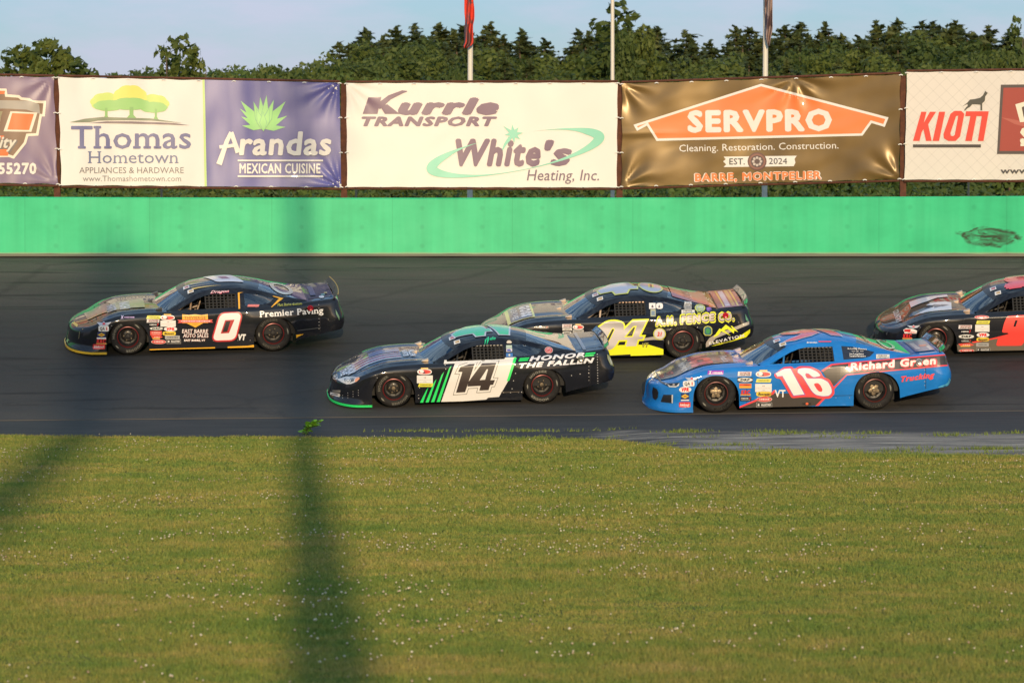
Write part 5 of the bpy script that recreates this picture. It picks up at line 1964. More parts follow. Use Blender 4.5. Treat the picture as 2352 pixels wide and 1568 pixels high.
WHT = (.78, .75, .70); BLK = (.012, .012, .012); RED = (.62, .035, .03); YEL = (.75, .50, .03); LEM = (.80, .78, .03); GRY = (.38, .37, .35)
def stk(a, k, cx, cy, w_, h_, l=3):
    """one contingency sticker"""
    a.part('sponsor_sticker')
    if k == 'wing':
        a.poly([(cx-w_/2, cy-h_*.35), (cx-w_*.1, cy-h_*.2), (cx, cy-h_*.5), (cx+w_*.1, cy-h_*.2), (cx+w_/2, cy-h_*.35), (cx+w_*.28, cy+h_*.35), (cx, cy+h_*.5), (cx-w_*.28, cy+h_*.35)], (.45, .48, .55), l)
        a.oval(cx, cy, w_*.2, h_*.45, RED, l+1)
    elif k == 'qa':
        a.oval(cx, cy, w_, h_, WHT, l, .35)
        a.text('QA', cx-w_*.12, cy, h_*.55, BLK, l+1, w_*.48, .03); a.text('1', cx+w_*.30, cy, h_*.55, RED, l+1, w_*.10, .03)
    elif k == 'diamond':
        a.rect(cx, cy, w_, h_, (.02, .03, .12), l)
        a.poly([(cx-w_*.48, cy), (cx, cy-h_*.36), (cx+w_*.48, cy), (cx, cy+h_*.36)], YEL, l+1)
        a.oval(cx, cy, w_*.45, h_*.25, (.5, .12, .03), l+2)
    elif k == 'white': a.rect(cx, cy, w_, h_, WHT, l)
    elif k == 'grey':
        a.rect(cx, cy, w_, h_, GRY, l); a.bars(cx, cy, w_*.8, h_*.4, (.12, .12, .12), l+1, 7)
    elif k == 'krc':
        a.text('KRC', cx, cy-h_*.12, h_*.72, RED, l+1, w_*.9, .08, .15); a.rect(cx, cy+h_*.36, w_, h_*.26, (.55, .33, .08), l)
    elif k == 'redscript':
        a.oval(cx, cy, w_, h_, RED, l, .3); a.text('Edelbrock', cx, cy, h_*.45, WHT, l+1, w_*.82, .02, .3)
    elif k == 'cross':
        a.text('X', cx-w_*.40, cy, h_, (.75, .6, .8), l+1, w_*.2, .06, .2); a.bars(cx+w_*.1, cy+h_*.05, w_*.75, h_*.45, (.62, .42, .66), l+1, 8)
    elif k == 'crossbox':
        a.rect(cx, cy, w_, h_, (.36, .05, .42), l, .15); a.text('X', cx-w_*.34, cy, h_*.8, WHT, l+1, w_*.16, .06, .2); a.bars(cx+w_*.1, cy+h_*.05, w_*.62, h_*.35, WHT, l+1, 8)
    elif k == 'yel':
        a.rect(cx, cy, w_, h_, (.72, .66, .06), l, .3); a.bars(cx, cy, w_*.8, h_*.38, (.16, .15, .03), l+1, 9)
    elif k == 'race':
        a.oval(cx, cy+h_*.08, w_, h_*.82, WHT, l, .8); a.oval(cx+w_*.02, cy+h_*.08, w_*.86, h_*.62, RED, l+1)
        a.oval(cx-w_*.18, cy+h_*.05, w_*.3, h_*.45, WHT, l+2); a.poly([(cx-w_*.12, cy+h_*.3), (cx-w_*.02, cy), (cx+w_*.06, cy+h_*.3)], (.04, .03, .06), l+3)
        a.rect(cx, cy-h_*.40, w_*.5, h_*.2, (.7, .42, .06), l+2)
    elif k == 'quarter':
        a.rect(cx, cy, w_, h_, (.70, .62, .60), l, .1)
        a.text('QUARTER', cx+w_*.04, cy-h_*.22, h_*.32, (.25, .03, .03), l+1, w_*.8, .05); a.text('MASTER', cx+w_*.04, cy+h_*.2, h_*.32, (.10, .04, .04), l+1, w_*.8, .05)
    elif k == 'card':
        a.rect(cx, cy, w_, h_, (.74, .70, .64), l); a.bars(cx, cy-h_*.22, w_*.16, h_*.16, (.30, .2, .2), l+1, 2); a.bars(cx, cy+h_*.05, w_*.86, h_*.07, (.50, .42, .40), l+1, 16); a.bars(cx, cy+h_*.30, w_*.22, h_*.07, (.3, .28, .26), l+1, 4)
    elif k == 'seven':
        a.bars(cx-w_*.12, cy, w_*.72, h_*.5, WHT, l+1, 6); a.text('7', cx+w_*.38, cy, h_, RED, l+1, w_*.16, .06, .3)
    elif k == 'sevenbox':
        a.rect(cx, cy, w_, h_, BLK, l); a.bars(cx-w_*.1, cy-h_*.1, w_*.66, h_*.25, WHT, l+1, 6); a.text('7', cx+w_*.38, cy-h_*.1, h_*.5, RED, l+1, w_*.14, .06, .3); a.rect(cx, cy+h_*.28, w_*.8, h_*.09, GRY, l+1)
    elif k == 'drp':
        a.rect(cx, cy, w_, h_, BLK, l); a.oval(cx, cy, w_*.98, h_*.9, (.68, .66, .60), l+1); a.text('DRP', cx, cy, h_*.45, BLK, l+2, w_*.62, .06, .1)
    elif k == 'vpr':
        a.oval(cx, cy, w_, h_, WHT, l); a.text('VPR', cx, cy, h_*.55, (.75, .02, .02), l+1, w_*.60, .08, .15)
    elif k == 'redbox':
        a.rect(cx, cy, w_, h_, (.68, .08, .06), l); a.bars(cx, cy-h_*.15, w_*.8, h_*.3, (.75, .5, .42), l+1, 5); a.bars(cx, cy+h_*.28, w_*.7, h_*.16, (.75, .5, .42), l+1, 7)
    elif k == 'orangebox':
        a.rect(cx, cy, w_, h_, (.75, .36, .04), l); a.rect(cx, cy-h_*.2, w_*.96, h_*.4, (.66, .07, .04), l+1); a.bars(cx+w_*.1, cy-h_*.2, w_*.5, h_*.2, (.2, .02, .02), l+2, 5)
    elif k == 'bassett':
        a.oval(cx, cy, w_, h_, (.80, .56, .05), l, .5); a.text('Bassett', cx, cy, h_*.5, (.05, .04, .02), l+1, w_*.75, .05, .25)
    elif k == 'flag':
        a.poly([(cx-w_/2, cy-h_*.3), (cx+w_*.2, cy-h_*.5), (cx+w_/2, cy), (cx+w_*.1, cy+h_*.4), (cx-w_*.35, cy+h_*.4)], (.68, .08, .05), l); a.rect(cx-w_*.05, cy+h_*.3, w_*.6, h_*.24, (.75, .45, .08), l+1, .3); a.bars(cx, cy, w_*.5, h_*.2, (.7, .6, .5), l+1, 4)
    elif k == 'redoval':
        a.oval(cx, cy, w_, h_, (.72, .45, .40), l); a.oval(cx, cy, w_*.92, h_*.86, (.62, .07, .06), l+1); a.bars(cx, cy, w_*.64, h_*.35, (.75, .6, .55), l+2, 6)
    elif k == 'allstar':
        a.rect(cx, cy, w_, h_, (.45, .43, .40), l); a.rect(cx, cy, w_*.96, h_*.88, BLK, l+1)
        st = [(cx-w_*.36 + h_*(.34 if q % 2 == 0 else .14)*math.sin(q*math.pi/5), cy - h_*(.34 if q % 2 == 0 else .14)*math.cos(q*math.pi/5)) for q in range(10)]
        a.poly(st, WHT, l+2); a.text('ALLSTAR', cx+w_*.11, cy-h_*.06, h_*.34, WHT, l+2, w_*.62, .05, .1); a.rect(cx+w_*.11, cy+h_*.25, w_*.6, h_*.1, GRY, l+2)
    elif k == 'nap':
        a.poly([(cx-w_/2, cy-h_*.2), (cx-w_*.3, cy-h_*.5), (cx+w_*.2, cy-h_*.4), (cx+w_/2, cy-h_*.1), (cx+w_*.45, cy+h_*.4), (cx-w_*.4, cy+h_*.4)], WHT, l); a.rect(cx-w_*.2, cy-h_*.1, w_*.45, h_*.45, RED, l+1, .2); a.bars(cx+w_*.1, cy+h_*.22, w_*.6, h_*.2, RED, l+1, 5)
    elif k == 'sign':
        a.rect(cx, cy, w_, h_, (.70, .66, .58), l); a.bars(cx-w_*.05, cy-h_*.2, w_*.7, h_*.3, (.10, .09, .08), l+1, 6); a.bars(cx, cy+h_*.24, w_*.86, h_*.28, (.10, .09, .08), l+1, 8)
def stks(a, L):
    for t in L: stk(a, *t)

def num(a, polys, col, out=None, d=0, l=6, out2=None, d2=0, holes=()):
    for p in polys:
        if out2: a.poly(offset_poly(p, d2), out2, l)
    l2 = l + 1
    for p in polys:
        if out: a.poly(offset_poly(p, d), out, l2); l2 += 1
    for p in polys:
        hs = [h for h in holes if pip(h[0][0], h[0][1], [p])]
        a.poly([p] + hs, col, l2); l2 += 1

def roundpoly(p, r, n=4):
    out = []
    m = len(p)
    for i in range(m):
        a, b, c = Vector(p[i-1]), Vector(p[i]), Vector(p[(i+1) % m])
        u, v = (a-b), (c-b)
        q = min(r, u.length*.45, v.length*.45)
        s, e = b + u.normalized()*q, b + v.normalized()*q
        for k in range(n+1):
            t = k/n
            x = s*(1-t)**2 + b*2*t*(1-t) + e*t*t
            out.append((x.x, x.y))
    return out

def strip_stickers(a, red=(.45, .10, .07)):
    """two square stickers at the top of the windshield; top view, metres"""
    for (x, y, cw) in ((-.22, -.26, .15), (-.155, -.49, .12)):
        a.part('windshield_sticker')
        a.rect(x, -y, .11, cw, WHT, 3); a.rect(x+.005, -y, .07, cw*.6, red if y > -.4 else (.55, .36, .14), 4)

def roof_num(a, s, cx, cy, h, w_, col, out=None, bold=.09, l=4, shear=.2):
    a.part('roof_number')
    if out: a.text(s, cx, -cy, h, out, l, w_*1.12, bold+.05, shear, 0, 0, (-1, 0), (0, 1), 3, 1.1)
    a.text(s, cx, -cy, h*.94, col, l+2, w_, bold, shear, 0, 0, (-1, 0), (0, 1), 3, 1.1)
def hood_text(a, s, x, y, h, w_, col, bold=.03, l=4, shear=0.0, serif=0.0):
    a.text(s, x, -y, h, col, l, w_, bold, shear, serif, 0, (0, 1), (1, 0))

# ---------------------------------------------------------------- black car with the white zero
def side0(a):
    stks(a, [('wing', 420, 434, 116, 40), ('qa', 418, 472, 80, 44), ('diamond', 400, 520, 62, 40), ('white', 400, 547, 72, 12), ('krc', 398, 574, 80, 42), ('redscript', 380, 612, 96, 40), ('cross', 605, 382, 108, 24),
             ('yel', 805, 382, 106, 26), ('race', 912, 381, 112, 50), ('quarter', 800, 411, 96, 26), ('card', 916, 431, 118, 48), ('seven', 808, 441, 76, 20), ('drp', 825, 470, 104, 26), ('vpr', 934, 473, 102, 38),
             ('redbox', 822, 506, 90, 34), ('bassett', 924, 508, 102, 32), ('flag', 828, 537, 92, 36), ('grey', 948, 538, 114, 28), ('redoval', 841, 573, 116, 36), ('allstar', 958, 570, 110, 34)])
    OR = (.80, .40, .02)
    a.part('sponsor_shield')
    a.poly([(1026, 358), (1075, 364), (1125, 358), (1175, 364), (1224, 357), (1226, 425), (1190, 425), (1127, 461), (1060, 428), (1026, 428)], OR, 3)
    a.poly([(988, 402), (1264, 399), (1252, 410), (1266, 421), (990, 426), (1002, 414)], (.66, .07, .06), 4)
    a.bars(1128, 412, 230, 11, (.80, .55, .5), 5, 18)
    a.text('THIVIERGE', 1124, 385, 21, (.40, .12, .02), 5, 168, .03)
    a.bars(1126, 436, 50, 8, (.4, .2, .02), 5, 5)
    a.part('lettering')
    RS = (.50, .05, .04)
    for l, c, dx in ((3, RS, 2), (4, WHT, 0)):
        a.text('EAST BARRE', 1124+dx, 489+dx*.5, 29, c, l, 202, .015, .12, .07)
        a.text('AUTO SALES', 1128+dx, 523+dx*.5, 29, c, l, 198, .015, .12, .07)
        a.text('EAST BARRE, VT', 1120+dx, 560, 14, c, l, 164, .06, .1)
    a.part('door_number')
    o = roundpoly([(1322, 352), (1488, 347), (1434, 556), (1258, 562)], 44, 5)
    h = [(1362, 408), (1424, 404), (1384, 498), (1330, 502)]
    a.poly(offset_poly(o, 13), (.22, .012, .02), 3)
    a.poly(offset_poly(o, 9), (.60, .03, .03), 4)
    a.poly(o, WHT, 5)
    a.poly(offset_poly(h, 5), (.45, .03, .03), 6)
    a.poly([(1366, 412), (1400, 410), (1374, 492), (1337, 496)], BLK, 7)
    a.part('lettering')
    a.text('VT', 1490, 535, 43, WHT, 4, 60, .06, .2)
    a.text('Premier Paving', 1876, 338, 48, WHT, 4, 500, .02, .0, .06, R(4.0))
    a.text('Dragon', 1320, 178, 22, (.55, .06, .10), 4, 148, .03, .5, 0, R(4)); a.text('Dragon', 1318, 177, 20, (.74, .64, .66), 5, 144, .0, .5, 0, R(4))
    a.text('Matt Burke Custom', 1864, 275, 21, (.55, .52, .05), 4, 190, .01, .1, 0, R(4))
    a.part('stripe')
    a.poly([(770, 630), (1278, 613), (1278, 625), (770, 643)], OR, 4); a.poly([(1376, 608), (1530, 602), (1592, 592), (1592, 612), (1376, 621)], OR, 4)
    a.poly([(1897, 516), (1972, 509), (1900, 544)], OR, 4)
    a.part('pillar_stripe')
    a.poly([(1460, 186), (1474, 184), (1476, 312), (1464, 316)], OR, 4); a.poly([(1460, 186), (1502, 182), (1470, 192)], OR, 5)
    a.part('chevron')
    a.poly([(1730, 208), (1816, 228), (1724, 300), (1716, 300), (1782, 230), (1738, 216)], OR, 4)
    a.part('headlight'); a.poly([(165, 402), (214, 438), (208, 460), (160, 422)], (.66, .46, .06), 4)
    a.part('grille'); a.poly([(112, 470), (134, 490), (132, 582), (106, 556)], (.16, .14, .08), 4)
    a.part('body_crease'); a.poly([(1920, 480), (2105, 456), (2105, 461), (1922, 486)], (.06, .065, .07), 3)
    a.part('window_sticker'); a.rect(1580, 288, 88, 18, (.62, .18, .16), 4, .4)
    a.part('tail_light'); a.poly([(2222, 312), (2252, 372), (2252, 402), (2226, 350)], (.12, .22, .12), 4)
def top0(a):
    strip_stickers(a)
    a.part('roof_number')
    # roof zero: block figure read from the far side
    o = [(.12, -.42), (.66, -.42), (.86, .36), (.30, .36)]
    o = roundpoly([(.10, .30), (.62, .30), (.86, -.30), (.34, -.30)], .09, 4)
    h = [(.38, .11), (.53, .11), (.60, -.11), (.45, -.11)]
    f = lambda P: [(x, -y) for x, y in P]
    a.poly([f(o)], (.64, .62, .66), 4); a.poly([f(h)], (.16, .02, .06), 5)
    a.part('stripe')
    a.poly([(-.14, .40), (-.10, .46), (.42, .46)], (.72, .50, .08), 4)
    a.poly([(-.16, .15), (-.12, .20), (.2, .22)], (.60, .50, .08), 4); a.poly([(-.16, .30), (-.14, .33), (.3, .36)], (.55, .42, .25), 4)
    a.part('hood_art')
    a.poly([(-2.05, .30), (-1.70, .42), (-1.62, -.30), (-2.1, -.35)], (.30, .16, .10), 3)
    a.poly([(-2.25, .20), (-1.3, .56), (-1.3, .58), (-2.25, .24)], (.70, .46, .08), 4)
    a.poly([(-1.62, .45), (-1.0, .52), (-1.0, -.2), (-1.66, -.1)], (.14, .20, .07), 3)
    a.part('lettering')
    hood_text(a, 'NASHI', -1.36, -.25, .17, .55, (.68, .70, .76), .05, 5); hood_text(a, 'HARTI', -1.60, -.22, .15, .52, (.66, .68, .74), .05, 5)
    a.part('rear_number')
    o = [(1.55 + .22*math.cos(t), .1 + .45*math.sin(t)) for t in [2*math.pi*k/24 for k in range(24)]]
    i_ = [(1.55 + .14*math.cos(t), .1 + .30*math.sin(t)) for t in [2*math.pi*k/24 for k in range(24)]]
    a.poly([o, i_], (.55, .53, .42), 4)
    a.part('deck_sticker'); a.rect(2.12, .0, .1, .8, (.02, .03, .10), 3); a.rect(2.30, .42, .07, .10, (.05, .32, .28), 4); a.rect(2.36, .30, .06, .10, (.40, .36, .06), 4); a.oval(2.26, .58, .10, .18, (.6, .62, .66), 4)

# ---------------------------------------------------------------- black and white car, number fourteen
GRN = (.02, .72, .13)
def side14(a):
    PW = (.74, .70, .63)
    a.part('door_panel')
    a.poly([(1040, 322), (1490, 292), (1440, 452), (1366, 580), (1284, 586), (1270, 600), (930, 625)], PW, 2)
    a.poly([(958, 306), (1492, 284), (1490, 298), (1042, 324), (1030, 316), (956, 318)], PW, 3)
    a.part('stripe')
    for (x0, x1, yt, yb) in ((770, 802, 508, 632), (812, 862, 446, 630), (854, 918, 392, 628), (896, 974, 344, 626)):
        dx = x1 - x0
        a.poly([(x0, yb), (x0 + 24, yb - 1), (x0 + 24 + dx*1.02 + 12, yt), (x0 + dx + 18, yt + 26)], GRN, 4)
    a.poly([(1478, 288), (1500, 287), (1443, 458), (1424, 464)], GRN, 4)
    a.part('door_number')
    one = [(1082, 352), (1182, 330), (1196, 332), (1108, 545), (1043, 549), (1094, 388), (1062, 392), (1066, 378)]
    one = [(1078, 358), (1146, 336), (1184, 334), (1112, 545), (1044, 549), (1092, 394), (1060, 394)]
    four = [(1240, 330), (1346, 326), (1302, 456), (1336, 454), (1322, 490), (1300, 492), (1288, 530), (1218, 533), (1228, 498), (1130, 503), (1136, 470)]
    hole = [(1276, 372), (1284, 376), (1262, 452), (1222, 455)]
    for p, l in ((one, 4), (four, 4)):
        a.poly(offset_poly(p, 17), (.10, .09, .08), l if p is one else l + 1)
    for p in (one, four):
        a.poly(offset_poly(p, 13.5), PW, 6 if p is one else 7)
    a.poly(one, (.035, .022, .018), 8); a.poly([four, hole], (.035, .022, .018), 8)
    a.part('lettering')
    for ch, x0, x1 in ((0, 1512, 1585), (1, 1970, 2085)): pass
    def hon(t): return 288 - 33*t       # rising line
    a.text('HONOR', 1800, 281, 33, (.72, .70, .70), 4, 420, .05, .30, 0, R(4.4), None, None, 2, 1.1)
    a.text('THE FALLEN', 1800, 328, 34, (.72, .70, .70), 4, 570, .05, .30, 0, R(4.4), None, None, 2, 1.1)
    a.part('stripe')
    for (x, y, w1) in ((1556, 294, 72), (1548, 308, 70), (2052, 256, 74), (2044, 272, 70)):
        a.poly([(x-w1/2+4, y-3), (x+w1/2+4, y-8), (x+w1/2-2, y+2), (x-w1/2-2, y+8)], GRN, 4)
    stks(a, [('race', 810, 389, 108, 52), ('card', 812, 449, 118, 58), ('yel', 818, 492, 106, 26)])
    a.part('pillar_sticker'); a.poly([(1424, 170), (1436, 158), (1452, 158), (1464, 170), (1460, 180), (1428, 180)], (.62, .54, .42), 4)
    a.part('pillar_sticker'); a.rect(1443, 206, 44, 24, (.42, .52, .42), 4)
    a.part('pillar_sticker'); a.rect(1444, 232, 44, 24, (.66, .60, .60), 4); a.poly([(1424, 226), (1450, 224), (1464, 242), (1430, 240)], (.08, .10, .35), 5)
    a.part('pillar_sticker'); a.rect(1445, 268, 50, 30, (.05, .16, .42), 4); a.oval(1445, 268, 14, 16, (.6, .58, .5), 5)
    a.part('sail_sticker'); a.oval(1741, 231, 62, 52, (.55, .50, .48), 4); a.oval(1741, 231, 56, 46, (.58, .10, .09), 5); a.oval(1741, 231, 34, 30, (.62, .45, .42), 6); a.poly([(1726, 226), (1752, 222), (1756, 236), (1732, 242)], (.55, .08, .08), 7)
    a.part('lettering'); a.text('Adn', 1302, 142, 24, (.02, .55, .25), 4, 84, .03, .5, 0, R(3))
    # headlights, emblem and lower grille pieces
    a.part('headlight')
    a.poly([(150, 448), (215, 430), (285, 430), (322, 432), (326, 444), (302, 466), (262, 482), (228, 486), (190, 470)], (.52, .53, .55), 3)
    a.poly([(205, 440), (290, 436), (280, 464), (248, 474), (212, 464)], (.10, .11, .12), 4)
    a.oval(238, 456, 40, 38, (.62, .63, .64), 5); a.oval(238, 456, 26, 26, (.16, .17, .18), 6); a.oval(238, 455, 14, 15, (.7, .7, .7), 7)
    a.poly([(296, 434), (323, 433), (326, 444), (304, 465), (288, 468)], (.70, .30, .16), 5)
    a.part('nose_emblem'); a.poly([(110, 412), (140, 402), (158, 440), (150, 452), (124, 446), (106, 432)], (.45, .46, .48), 3); a.oval(132, 428, 34, 32, (.02, .02, .02), 4); a.oval(132, 428, 18, 16, (.35, .36, .38), 5)
    a.part('fog_light'); a.poly([(112, 528), (180, 530), (178, 548), (114, 545)], (.22, .20, .17), 3); a.poly([(98, 545), (172, 555), (178, 568), (170, 580), (96, 562)], (.58, .54, .50), 4); a.poly([(104, 553), (158, 560), (156, 570), (104, 560)], (.06, .06, .07), 5)
    a.part('rivets')
    for k in range(12): a.oval(2105 + k*.4, 262 + k*20, 7, 6, (.55, .53, .5), 3)
    for (x, y) in ((1910, 421), (1975, 410), (2040, 402), (1490, 405), (1474, 460), (1464, 520), (964, 342), (968, 372), (772, 512), (766, 590), (1535, 545), (1400, 548), (1452, 548)): a.oval(x, y, 7, 6, (.60, .57, .52), 3)
    for i in range(4):
        for j in range(3 if i else 2): a.oval(196 + i*40, 560 - i*10 + j*18 + (8 if i == 0 else 0), 5, 5, (.38, .36, .34), 3)
    a.part('tail_light'); a.poly([(2180, 262), (2210, 282), (2232, 328), (2232, 352), (2204, 340), (2184, 296)], (.30, .32, .16), 4); a.poly([(2196, 284), (2216, 304), (2226, 344), (2210, 330)], (.55, .55, .45), 5)
    a.part('body_scuff'); a.poly([(1380, 545), (1520, 540), (1520, 545), (1380, 551)], (.10, .08, .06), 3)
def top14(a):
    strip_stickers(a, (.45, .03, .03))
    a.part('roof_number')
    f = lambda P: [(x, -y) for x, y in P]
    # one and four, read from the far side, green with pale edging
    one = [(.78, -.42), (.62, -.42), (.46, .34), (.62, .34), (.70, .26), (.86, .22)]
    four = [(.34, -.44), (.20, -.44), (.16, -.28), (-.16, -.28), (-.20, -.10), (.10, .36), (.30, .36), (.40, -.10), (.46, -.10), (.48, -.26), (.37, -.26)]
    a.poly([f(offset_poly(one, .030))], (.50, .52, .60), 4); a.poly([f(offset_poly(four, .030))], (.50, .52, .60), 5)
    a.poly([f(one)], (.02, .55, .22), 6); a.poly([f(four)], (.02, .55, .22), 7)
    a.part('hood_flag')
    for k in range(7):
        y = -.42 + k*.085
        a.poly(f([(-1.98, y), (-1.98, y+.045), (-1.42 + .0*k, y + .075), (-1.15, y+.07), (-1.15, y+.03), (-1.42, y+.03)]), (.60, .60, .66) if k % 2 == 0 else (.45, .03, .08), 4)
    a.poly(f([(-1.70, .02), (-1.70, .34), (-1.15, .36), (-1.15, .06)]), (.03, .07, .22), 6)
    a.part('lettering')
    hood_text(a, 'THE', -2.18, -.18, .11, .42, (.62, .66, .74), .06, 5); hood_text(a, 'HONOR', -2.04, -.15, .13, .62, (.60, .64, .74), .08, 5)
    hood_text(a, 'HUNTER', -1.06, -.12, .09, .48, (.62, .66, .74), .05, 7); hood_text(a, 'FALLEN', -.94, -.12, .10, .50, (.62, .66, .74), .05, 7)
    a.part('deck_stripe'); a.poly(f([(2.10, -.70), (2.16, -.70), (2.16, .70), (2.10, .70)]), (.14, .13, .14), 3)

# ---------------------------------------------------------------- blue car, number sixteen
PNK = (.78, .055, .06)
def side16(a):
    DK = (.045, .035, .028)
    a.part('lower_panel')
    a.poly([(722, 648), (955, 545), (1120, 545), (1340, 560), (1350, 572), (1278, 632), (1190, 640), (1100, 655), (980, 652)], DK, 2)
    a.part('quarter_stripe')
    a.poly([(1322, 380), (1392, 340), (1600, 322), (2228, 268), (2240, 342), (1620, 400), (1500, 405), (1408, 490), (1356, 440)], DK, 2)
    a.poly([(1316, 384), (1390, 334), (1600, 316), (2228, 262), (2228, 271), (1600, 325), (1398, 345), (1330, 390)], PNK, 3)
    a.poly([(1276, 634), (1500, 410), (1580, 404), (1620, 400), (2240, 338), (2240, 348), (1626, 406), (1506, 417), (1300, 632)], PNK, 3)
    a.poly([(722, 652), (722, 640), (958, 540), (975, 520), (990, 528), (970, 552)], PNK, 3)
    a.part('door_number')
    one = [(986, 404), (1048, 372), (1092, 368), (1196, 552), (1118, 560), (1036, 420), (1000, 424)]
    six_o = [(1152, 372), (1190, 364), (1232, 368), (1284, 390), (1316, 420), (1258, 432), (1228, 404), (1206, 400), (1200, 412), (1212, 440), (1262, 440), (1320, 440), (1366, 464), (1392, 508), (1396, 540), (1376, 562), (1330, 566), (1280, 556), (1250, 530), (1180, 420), (1144, 394)]
    six_o = roundpoly(six_o, 16, 3)
    six_h = roundpoly([(1262, 478), (1290, 470), (1312, 486), (1328, 520), (1322, 536), (1300, 532), (1282, 512)], 10, 3)
    big = [(972, 410), (1048, 356), (1104, 352), (1120, 372), (1160, 350), (1240, 352), (1310, 385), (1334, 430), (1378, 446), (1410, 500), (1416, 548), (1384, 582), (1300, 584), (1262, 572), (1200, 572), (1104, 580), (1020, 440), (990, 440)]
    big = roundpoly(big, 14, 3)
    a.poly(big, PNK, 5)
    a.poly(offset_poly(one, 5), (.25, .10, .40), 6); a.poly(offset_poly(six_o, 4), (.25, .10, .40), 7)
    a.poly(one, WHT, 8); a.poly([six_o, six_h], WHT, 8)
    a.poly(six_h, PNK, 8)
    a.part('lettering')
    a.text('VT', 1020, 546, 50, WHT, 6, 78, .03)
    a.text('Richard Green', 1836, 334, 54, PNK, 4, 654, .12, .1, 0, R(4.4), None, None, 2, 1.14)
    a.text('Richard Green', 1840, 332, 52, (.80, .72, .66), 6, 626, .045, .1, 0, R(4.4), None, None, 2, 1.12)
    a.text('Trucking', 2022, 428, 36, PNK, 4, 248, .05, .4, 0, R(8), None, None, 2, 1.0)
    a.text('In Loving Memory', 1580, 220, 13, WHT, 5, 140, .02, 0, .05, R(-1)); a.text('of', 1580, 240, 11, WHT, 5, 16, .02); a.rect(1552, 240, 26, 2.5, WHT, 5); a.rect(1612, 240, 26, 2.5, WHT, 5)
    a.text('Joe Longchene', 1574, 259, 14, WHT, 5, 104, .02, 0, .05); a.bars(1582, 278, 120, 8, WHT, 5, 10)
    stks(a, [('wing', 380, 440, 100, 32), ('qa', 358, 475, 84, 40), ('vpr', 333, 517, 90, 44), ('diamond', 332, 565, 60, 44), ('white', 332, 592, 60, 8), ('redscript', 330, 624, 84, 38), ('crossbox', 552, 396, 114, 30),
             ('quarter', 762, 406, 98, 32), ('race', 898, 404, 112, 52), ('drp', 766, 449, 110, 34), ('yel', 900, 454, 106, 26), ('orangebox', 768, 492, 88, 34), ('card', 899, 506, 120, 58),
             ('krc', 770, 542, 74, 38), ('bassett', 902, 549, 110, 36), ('sevenbox', 771, 584, 82, 32), ('redoval', 905, 587, 116, 38), ('allstar', 905, 627, 114, 34), ('sign', 1766, 279, 98, 34)])
    a.part('headlight')
    a.poly([(134, 432), (160, 448), (205, 466), (292, 466), (286, 488), (262, 498), (214, 494), (170, 470), (140, 448)], (.020, .022, .026), 4)
    a.poly([(200, 470), (222, 488), (268, 490), (290, 468), (287, 489), (262, 499), (214, 495)], (.60, .60, .58), 5)
    a.oval(190, 468, 16, 14, (.30, .30, .30), 5); a.oval(248, 478, 18, 14, (.40, .36, .32), 5)
    a.part('grille'); a.poly([(92, 486), (124, 504), (134, 530), (130, 566), (112, 582), (92, 566), (86, 520)], (.018, .018, .020), 4)
    a.part('brake_duct'); a.poly([(172, 548), (244, 552), (242, 612), (152, 598)], (.018, .018, .02), 4); a.poly([(234, 552), (244, 552), (242, 612), (234, 610)], (.58, .57, .54), 5)
    a.part('tail_light'); a.poly([(2212, 286), (2236, 296), (2240, 336), (2222, 330)], (.05, .045, .04), 5)
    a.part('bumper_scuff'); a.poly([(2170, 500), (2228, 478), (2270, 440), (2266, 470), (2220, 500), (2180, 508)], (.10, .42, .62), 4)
    a.part('body_crease'); a.poly([(1900, 462), (2050, 442), (2050, 447), (1902, 468)], (.05, .18, .40), 3)
    a.part('lettering'); a.text('Brendan', 1250, 172, 11, (.74, .72, .74), 4, 76, .04, .1); a.rect(1344, 166, 92, 7, PNK, 4, .2)
    a.part('side_light'); a.rect(1214, 620, 62, 14, BLK, 5); a.oval(1216, 619, 20, 16, (.85, .12, .03), 6)
